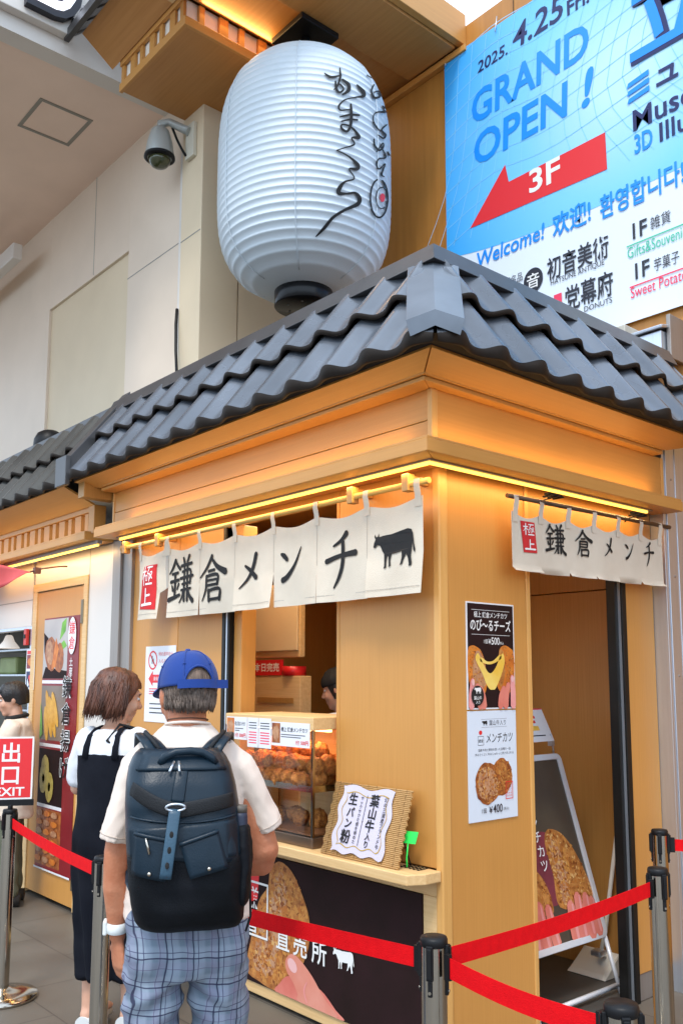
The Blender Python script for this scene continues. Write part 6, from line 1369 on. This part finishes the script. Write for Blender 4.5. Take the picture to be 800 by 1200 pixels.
for R in rgs:
    for i, p in enumerate(R):
        if p.y < BY_ - .02: f = .005 * noise.noise(Vector((p.x * 10, p.z * 12, 9))) + .005 * exp(-((p.z - 1.17 + .15 * abs(p.x)) / .02) ** 2) * 1.; R[i] = p + Vector((0, f, 0))
m.rings(rgs); up_ = bpb(m, 'upper_pack', leather, bp0)
def patch(pts_uv, lift, mt, name, parent, thick=.003, n=8):  # quad patch following the pack front; corners bl br tr tl
    bl, br, tr, tl = [Vector(p) for p in pts_uv]; vs = []; 
    for j in range(n + 1):
        for i in range(n + 1):
            s_, t_ = i / n, j / n; p = (bl * (1 - s_) + br * s_) * (1 - t_) + (tl * (1 - s_) + tr * s_) * t_; vs.append(bp_front(p.x, p.y, lift))
    m = MB(); m.add(vs, [(j * (n + 1) + i, j * (n + 1) + i + 1, (j + 1) * (n + 1) + i + 1, (j + 1) * (n + 1) + i) for j in range(n) for i in range(n)], 0, True)
    o = bpb(m, name, mt, parent); q = o.modifiers.new('t', 'SOLIDIFY'); q.thickness = thick; q.offset = 1; return o
def ribbon(pts, w, th, mt, name, parent, ref=(0, 0, 1)):
    m = MB(); m.rings(loft(pts, w / 2, 12, th / 2, ref)); return bpb(m, name, mt, parent)
patch([(-.115, 1.070), (.130, 1.055), (.122, 1.150), (-.120, 1.135)], .001, leather, 'front_panel', bp0, .004)
pk = patch([(-.112, 1.035), (-.036, 1.021), (-.030, 1.112), (-.108, 1.127)], .012, leather, 'pocket_flap', bp0, .004)
m = MB(); m.tube([bp_front(-.108 + .078 * i / 10, 1.127 - .015 * i / 10, .017) for i in range(11)], .005, 8); bpb(m, 'piping', leather, pk)
pk2 = patch([(.020, 1.025), (.106, 1.046), (.082, 1.130), (-.006, 1.102)], .013, leather, 'pocket_flap', bp0, .004)
m = MB(); m.tube([bp_front(-.006 + .088 * i / 10, 1.102 + .028 * i / 10, .018) for i in range(11)], .005, 8); bpb(m, 'piping', leather, pk2)
for (x, z), pr in (((-.072, 1.040), pk), ((.062, 1.048), pk2)):
    m = blob(bp_front(x, z, .022), (.005, .004, .005), 12, 8); bpb(m, 'snap', steel, pr)
m = MB(); m.tube([bp_front(-.082, 1.118, .019), bp_front(-.073, 1.083, .020)], .003, 8); bpb(m, 'zip_pull', steel, pk)
# drooping band across the pack
band_ = [bp_front(-.120 + .236 * i / 20, 1.224 - .046 * sin(pi * min(1, i / 10) / 2) + (.018 * max(0, (i - 10) / 10)), .008 + .012 * sin(pi * i / 20)) for i in range(21)]
ribbon(band_, .034, .006, web_m, 'cross_band', bp0)
vsx = [bp_front(-.022 - .010 * (1 - i / 12), 1.028 + .150 * i / 12, .030 + .006 * sin(pi * i / 12)) for i in range(13)]
vsx = [bp_front(-.036 + .018 * i / 12, 1.030 + .152 * i / 12, .028 + .004 * sin(pi * i / 12)) for i in range(13)]
vs_ = ribbon(vsx, .027, .006, strap_m, 'closure_strap', bp0, ref=(1, 0, 0))
m = MB()
for f in (.2, .42, .64): p = bp_front(-.036 + .018 * f, 1.030 + .152 * f, .0352); m.add(blob(p, (.0045, .0016, .008), 10, 6).v, blob(p, (.0045, .0016, .008), 10, 6).f)
bpb(m, 'strap_hole', ink, vs_)
m = MB(); c = bp_front(-.017, 1.186, .032); m.tube([c + Vector((.022 * cos(t), -.002 * sin(t), .008 * sin(t))) for t in [i * 2 * pi / 16 for i in range(17)]], .0028, 8); bpb(m, 'ring', alu, vs_)
ribbon([bp_front(-.014 + .012 * i / 8, 1.19 + .09 * i / 8, .004) for i in range(9)], .030, .004, leather, 'top_tab', bp0, ref=(1, 0, 0))
m = MB(); m.tube([bp_front(-.055, 1.278, .003), bp_front(-.046, 1.291, .018) + Vector((0, 0, .004)), bp_front(-.02, 1.298, .026) + Vector((0, 0, .008)), bp_front(.015, 1.300, .028) + Vector((0, 0, .008)), bp_front(.045, 1.298, .024) + Vector((0, 0, .006)), bp_front(.066, 1.290, .016) + Vector((0, 0, .002)), bp_front(.074, 1.277, .003)], .0095, 12); bpb(m, 'top_handle', leather, bp0)
m = MB(); 
for dx in (-.012, .006): m.tube([bp_front(-.016 + dx * .6, 1.284, .014), bp_front(-.018 + dx * 1.3, 1.262, .018)], .0032, 8)
bpb(m, 'zip_pull', alu, bp0)
m = MB(); m.tube([bp_front(-.112 + .21 * i / 16, 1.266 + .012 * sin(pi * i / 16), .003) for i in range(17)], .003, 6); bpb(m, 'top_seam', leather, bp0)
m = MB(); m.tube([bp_front(-.120 + .245 * i / 16, 1.160 - .012 * sin(pi * i / 16), .003) for i in range(17)], .003, 6); bpb(m, 'flap_edge', leather, bp0)
# side pocket with a folded umbrella
m = fuse('pocket', [capsule([(.142, -.175, .955), (.147, -.178, 1.03), (.140, -.178, 1.115)], [.018, .024, .024], 16, [.060, .062, .055], ref=(1, 0, 0))], .006, 4, .5, wrinkle(22, .004)); bpb(m, 'side_pocket', nylon, bp0)
um = thing('umbrella', 'folded navy umbrella pushed into the side pocket of the backpack', 'umbrella', MP + RM @ Vector((.135, -.18, 1.1)), MR)
m = MB(); m.tube([(.140, -.195, .99), (.138, -.197, 1.10), (.137, -.197, 1.150), (.137, -.197, 1.160)], [.018, .018, .0175, .016], 14); bpb(m, 'canopy', mat('umbrella_navy', (.02, .026, .05), .5), um)
m = MB(); m.tube([(.137, -.197, 1.160), (.137, -.197, 1.176)], .0165, 14); bpb(m, 'handle', mat('umbrella_grip', (.10, .085, .07), .5), um)
# shoulder straps and yoke
patch([(-.108, 1.262), (.100, 1.262), (.080, 1.306), (-.094, 1.306)], .002, leather, 'yoke', bp0, .006)
for sx in (-1, 1):
    P_ = [(sx * .060, -.140, 1.296), (sx * .082, -.112, 1.322), (sx * .098, -.055, 1.333), (sx * .102, .02, 1.330), (sx * .106, .085, 1.28), (sx * .112, .118, 1.18), (sx * .118, .108, 1.08), (sx * .125 + .010, .05, 1.01), (sx * .120 + .010, -.06, .97), (sx * .09, -.12, .95)]
    so = ribbon(P_, .058, .016, leather, 'shoulder_strap', bp0, ref=(sx * 1, 0, .25))
    m = MB(); m.tube([Vector(P_[i]) + Vector((sx * .0, -.004 if i < 3 else .004, .010 if i < 4 else .004)) for i in range(6)], .006, 8); bpb(m, 'webbing', web_m, so)
m = MB(); m.tube([(.150, -.13, 1.06), (.166, -.14, 1.0), (.170, -.13, .90), (.160, -.11, .86)], .003, 6); bpb(m, 'loose_cord', web_m, bp0)

# ---- simpler figures
def figure(name, label, loc, rz, hz, head_s, tilt, yaw, torso, arms, legs_, skin_m, hair_fn=None, hands=True, voxel=.0075, shrink=.85, neck=None):
    r = person(name, label, loc, rz); L = Vector(loc); R = rot_z(rz); HR_ = rot_z(yaw) @ Matrix.Rotation(tilt, 3, 'X'); c = Vector(hz)
    P = head_parts(c, HR_, head_s); sh_ = torso[-1]
    P.append(capsule([(0, sh_[4], sh_[0] - .06), c + Vector((0, -.02, -.07 * head_s))], [.05, .046], 14))
    P.append(ell_stack([(z, rx * shrink, ry * shrink, cx_, cy_) for z, rx, ry, cx_, cy_ in torso]))
    for a, rr, hd in arms:
        P.append(capsule(a[:2], rr[:2], 12)); P.append(capsule(a[1:3], rr[1:3], 12))
        if hd: P += hand_parts(a[2], hd[0], hd[1], hd[2], hd[3], .92)
    for a, rr in legs_: P.append(capsule(a, rr, 12)); f = Vector(a[-1]); P.append(capsule([f + Vector((0, -.02, -.02)), f + Vector((0, .10, -.03)), f + Vector((0, .15, -.035))], [.03, .032, .026], 10, [.028, .022, .016], ref=(1, 0, 0)))
    o = mbuild(fuse('body', P, voxel, 4), R, L, 'body', skin_m, r); eyes(L + R @ c, R @ HR_, head_s, r)
    return r, R, L, HR_, c
skin2 = mat('skin_pale', (.62, .36, .25), .5, col2=(.56, .29, .19), vscale=9, spec=.4)
def hair_cap(c, R, s, spec, n=60, nz=16):
    """spec(a) -> (bottom z, extra thickness); a measured from straight back"""
    rg = []
    for iz in range(nz + 1):
        f = iz / nz; row = []
        for k in range(n):
            a = -pi + 2 * pi * k / n; low, th0 = spec(a); z = low + (.113 - low) * f
            zz = min(.999, (z - .025) / .092); rr = sqrt(max(.0, 1 - zz * zz)) if z > .025 else 1 - .10 * min(1, (.025 - z) / .1)
            th = th0 * (sin(pi * min(1, f * .8 + .12)) * .7 + .3) + .005 * noise.noise(Vector((a * 6, z * 12, s))) + .003 * noise.noise(Vector((a * 22, z * 10, s)))
            row.append(R @ (Vector((sin(a) * (.072 * rr + th), -.012 - cos(a) * (.092 * rr + th), z + (th * .5 if f > .8 else 0))) * s) + Vector(c))
        rg.append(row)
    m = MB(); m.rings(rg); return m
# woman in a black pinafore dress
wl = Vector((-1.285, -.70, 0))
wt_ = [(.15, .16, .14, 0, -.03), (.55, .165, .14, 0, -.03), (.80, .17, .135, 0, -.03), (.95, .145, .115, 0, -.025), (1.08, .150, .118, 0, -.02), (1.18, .155, .105, 0, -.03), (1.235, .12, .08, 0, -.035), (1.27, .06, .055, 0, -.03)]
wm_, R, L, HRw, hcw = figure('person', 'woman with brown bobbed hair in white shirt and long black pinafore dress', wl, radians(32), (0, .015, 1.405), .97, radians(-14), radians(-40), [t for t in wt_ if t[0] > .7],
   [([(-.14, -.03, 1.21), (-.19, .0, 1.0), (-.14, .20, .98)], [.042, .034, .022], ((.3, .9, .1), (1, 0, 0), (0, .2, 1), .5)), ([(.14, -.03, 1.21), (.19, .0, 1.0), (.13, .20, .99)], [.042, .034, .022], ((-.3, .9, .1), (-1, 0, 0), (0, .2, 1), .5))],
   [([(-.08, -.02, .80), (-.08, 0, .42), (-.08, -.02, .09)], [.07, .05, .034]), ([(.08, -.02, .80), (.08, .03, .42), (.08, .03, .09)], [.07, .05, .034])], skin2)
white_sh = mat('blouse_white', (.72, .73, .76), .85, col2=(.67, .68, .71), vscale=6, bump=.1, bscale=200)
black_sh = mat('pinafore_black', (.006, .007, .011), .9, col2=(.010, .011, .016), vscale=6, bump=.1, bscale=200, spec=.12)
P = [ell_stack([(.95, .150, .118, 0, -.025), (1.08, .155, .122, 0, -.02), (1.18, .162, .110, 0, -.03), (1.235, .125, .088, 0, -.035), (1.262, .075, .068, 0, -.032)])]
P += [capsule([(sx * .12, -.03, 1.215), (sx * .175, -.015, 1.10), (sx * .185, -.005, 1.05)], [.058, .056, .056], 14) for sx in (-1, 1)]
mbuild(fuse('blouse', P, .009, 6, .5, wrinkle(12, .006)), R, L, 'blouse', white_sh, wm_)
P = [ell_stack([(.225, .152, .112, 0, .0), (.45, .158, .120, 0, -.010), (.70, .170, .130, 0, -.025), (.82, .170, .130, 0, -.03), (.95, .158, .122, 0, -.025), (1.08, .163, .129, 0, -.02), (1.165, .164, .121, 0, -.026)])]
pin = mbuild(fuse('dress', P, .011, 5, .5, lambda v: .010 * sin(9 * math.atan2(v.y + .02, v.x) + 2 * noise.noise(v * 3)) * max(0, min(1, (.9 - v.z) / .4)) + .005 * noise.noise(v * 11)), R, L, 'pinafore_dress', black_sh, wm_)
for sx in (-1, 1):
    m = MB(); m.rings(loft([(sx * .072, -.138, 1.14), (sx * .070, -.130, 1.19), (sx * .064, -.110, 1.236), (sx * .060, -.070, 1.262), (sx * .060, -.02, 1.272), (sx * .066, .045, 1.240), (sx * .075, .085, 1.16)], .016, 10, .005, ref=(1, 0, 0))); mbuild(m, R, L, 'dress_strap', black_sh, pin)
brown_hair = mat('hair_brown', (.15, .055, .030), .42, col2=(.045, .017, .010), vscale=40, stretch=(1, 1, .12), bump=.5, bscale=110, bstretch=(1, 1, .12))
def wh(a):
    f = abs(a) / pi
    if f > .72: return (.050, .014)
    if f > .52: return (.050 - .15 * (.72 - f) / .20, .022)
    return (-.105 + .010 * sin(a * 9) - .01 * cos(a * 17), .036)
hb = hair_cap(hcw, HRw, .97, wh); hw = mbuild(hb, R, L, 'hair', brown_hair, wm_)
hs = MB(); rnd = random.Random(9)
for k in range(420):
    a = rnd.uniform(-1.75, 1.75); low, th = wh(a); z1 = rnd.uniform(.02, .10); z0 = low + rnd.uniform(-.026, .02); fl = rnd.uniform(0, .022) ** 1; pts = []
    for t in (0, .35, .7, 1):
        z = z1 + (z0 - z1) * t; zz = min(.999, (z - .025) / .092); rr = sqrt(max(0, 1 - zz * zz)) if z > .025 else 1 - .10 * min(1, (.025 - z) / .1)
        q = th * (.72 + .3 * sin(pi * t)) + rnd.uniform(-.002, .006) + fl * t * t; aa = a + .10 * sin(t * 2 + k) * t; pts.append(HRw @ (Vector((sin(aa) * (.072 * rr + q), -.012 - cos(aa) * (.092 * rr + q), z)) * .97) + hcw)
    hs.tube(pts, [.002, .0034, .003, .0008], 4)
mbuild(hs, R, L, 'hair_locks', brown_hair, hw)
for sx, dy in ((-1, 0), (1, .05)):
    m = MB(); m.rings(loft([(sx * .08, -.07 + dy, .035), (sx * .083, .02 + dy, .035), (sx * .09, .13 + dy, .03)], [.036, .042, .036], 14, [.034, .030, .022], ref=(1, 0, 0))); mbuild(m, R, L, 'shoe', mat('sandal_white', (.60, .60, .58), .5), wm_)
hbg = thing('shoulder_bag', 'small dark grey bag at the shoulder of the woman in the pinafore dress', 'bag', L + Vector((.1, .12, 1.1)))
m = fuse('bag', [capsule([(.14, .10, 1.06), (.15, .14, 1.13), (.13, .17, 1.17)], [.05, .055, .045], 14, [.035, .035, .03], ref=(0, 1, 0))], .007, 4, .5, wrinkle(24, .005)); mbuild(m, R, L, 'body', mat('bag_grey', (.035, .036, .04), .6), hbg)
m = MB(); m.tube([L + Vector(p) for p in ((.13, .15, 1.17), (.10, .05, 1.262), (.08, -.03, 1.283), (.10, -.10, 1.22), (.14, .05, 1.08))], .006, 8); m.build('strap', black_p, hbg)
# young man eating at the far kitchen opening
bl_ = Vector((-3.70, -.22, 0)); brz = radians(150)
bo, R, L, HRb, hcb = figure('person', 'young man with short black hair in beige sweater eating beside the kitchen opening', bl_, brz, (0, .03, 1.345), .97, radians(-12), radians(10), [(.78, .15, .11, 0, 0), (.95, .15, .11, 0, 0), (1.1, .165, .11, 0, 0), (1.17, .15, .09, 0, -.01), (1.21, .07, .06, 0, -.01)],
   [([(-.15, 0, 1.15), (-.20, .06, .95), (-.06, .20, 1.17)], [.042, .036, .024], ((.3, -.1, .9), (.5, -.8, 0), (.6, .4, 0), .7)), ([(.15, 0, 1.15), (.20, .06, .95), (.06, .20, 1.16)], [.042, .036, .024], ((-.3, -.1, .9), (-.5, -.8, 0), (-.6, .4, 0), .7))],
   [([(-.08, 0, .80), (-.085, .02, .42), (-.085, -.02, .08)], [.075, .052, .036]), ([(.08, 0, .80), (.085, .02, .42), (.085, -.02, .08)], [.075, .052, .036])], skin2)
beige = mat('sweater_beige', (.72, .60, .49), .9, col2=(.66, .54, .43), vscale=7, bump=.15, bscale=160)
P = [ell_stack([(.56, .175, .135, 0, 0), (.75, .178, .135, 0, 0), (.95, .172, .128, 0, 0), (1.1, .178, .122, 0, 0), (1.17, .16, .10, 0, -.01), (1.215, .09, .075, 0, -.01)])]
for sx in (-1, 1): P += [capsule([(sx * .15, 0, 1.15), (sx * .205, .06, .95)], [.062, .058], 12), capsule([(sx * .205, .06, .95), (sx * .10, .165, 1.11)], [.056, .042], 12)]
mbuild(fuse('sweater', P, .011, 5, .5, wrinkle(11, .008)), R, L, 'sweater', beige, bo)
m = MB(); m.tube([(.066 * cos(t), -.005 + .066 * sin(t), 1.222 - .012 * sin(t)) for t in [i * 2 * pi / 20 for i in range(21)]], .014, 8); mbuild(m, R, L, 'collar', ink, bo)
P = [ell_stack([(.60, .15, .115, 0, 0), (.80, .15, .11, 0, 0)])] + [capsule([(sx * .08, 0, .72), (sx * .088, .015, .42), (sx * .088, -.01, .11)], [.088, .078, .068], 14) for sx in (-1, 1)]
mbuild(fuse('trousers', P, .011, 5, .5, wrinkle(10, .008)), R, L, 'trousers', mat('trousers_olive', (.12, .13, .085), .85, col2=(.09, .10, .065), vscale=8), bo)
for sx in (-1, 1):
    m = MB(); m.rings(loft([(sx * .085, -.09, .04), (sx * .087, .02, .045), (sx * .09, .15, .032)], [.038, .044, .036], 14, [.040, .036, .026], ref=(1, 0, 0))); mbuild(m, R, L, 'shoe', mat('shoe_black', (.02, .02, .02), .5), bo)
hb = hair_cap(hcb, HRb, .97, lambda a: (.055, .016) if abs(a) / pi > .74 else ((-.01, .014) if abs(a) / pi > .45 else (-.055, .014))); mbuild(hb, R, L, 'hair', mat('hair_black', (.012, .010, .010), .4, col2=(.02, .017, .016), vscale=40, bump=.5, bscale=120), bo)
sk = thing('snack', 'small brown fried snack held at the mouth of the young man', 'snack', L + R @ Vector((0, .24, 1.25)))
m = blob((0, .215, 1.245), (.022, .018, .035), 12, 8); mbuild(m, R, L, 'fritter', cutlet_m, sk)
# shop worker inside the window
sl_ = Vector((-1.40, .72, 0)); srz = radians(120)
so_, R, L, HRs, hcs = figure('person', 'shop worker in black cap and dark shirt half hidden behind the window pier', sl_, srz, (0, .03, 1.43), .97, radians(-14), 0, [(.78, .15, .11, 0, 0), (.95, .15, .11, 0, 0), (1.15, .165, .11, 0, 0), (1.24, .15, .09, 0, -.01), (1.28, .07, .06, 0, -.01)],
   [([(-.15, 0, 1.22), (-.20, .06, 1.02), (-.12, .25, .98)], [.042, .036, .024], ((.2, .9, 0), (0, 0, -1), (1, 0, 0), .5)), ([(.15, 0, 1.22), (.20, .06, 1.02), (.12, .25, .98)], [.042, .036, .024], ((-.2, .9, 0), (0, 0, -1), (-1, 0, 0), .5))],
   [([(-.08, 0, .80), (-.085, .02, .42), (-.085, -.02, .08)], [.075, .052, .036]), ([(.08, 0, .80), (.085, .02, .42), (.085, -.02, .08)], [.075, .052, .036])], skin2)
P = [ell_stack([(.45, .17, .13, 0, 0), (.75, .168, .125, 0, 0), (.95, .165, .122, 0, 0), (1.15, .175, .118, 0, 0), (1.24, .16, .10, 0, -.01), (1.285, .08, .07, 0, -.01)])]
for sx in (-1, 1): P += [capsule([(sx * .15, 0, 1.22), (sx * .20, .06, 1.04)], [.06, .056], 12)]
mbuild(fuse('shirt', P, .012, 5, .5, wrinkle(11, .007)), R, L, 'shirt', black_sh, so_)
P = [capsule([(sx * .08, 0, .62), (sx * .088, .015, .42), (sx * .088, -.01, .11)], [.085, .075, .065], 14) for sx in (-1, 1)]
mbuild(fuse('trousers', P, .013, 4), R, L, 'trousers', black_sh, so_)
m = hair_cap(hcs, HRs, 1.0, lambda a: (.02, .016)); cpo = mbuild(m, R, L, 'cap', mat('cap_black', (.012, .012, .013), .75), so_)
m = hair_cap(hcs, HRs, .97, lambda a: (.02, .008) if abs(a) / pi > .6 else (-.06, .010)); mbuild(m, R, L, 'hair', mat('hair_black', (.012, .010, .010)), so_)
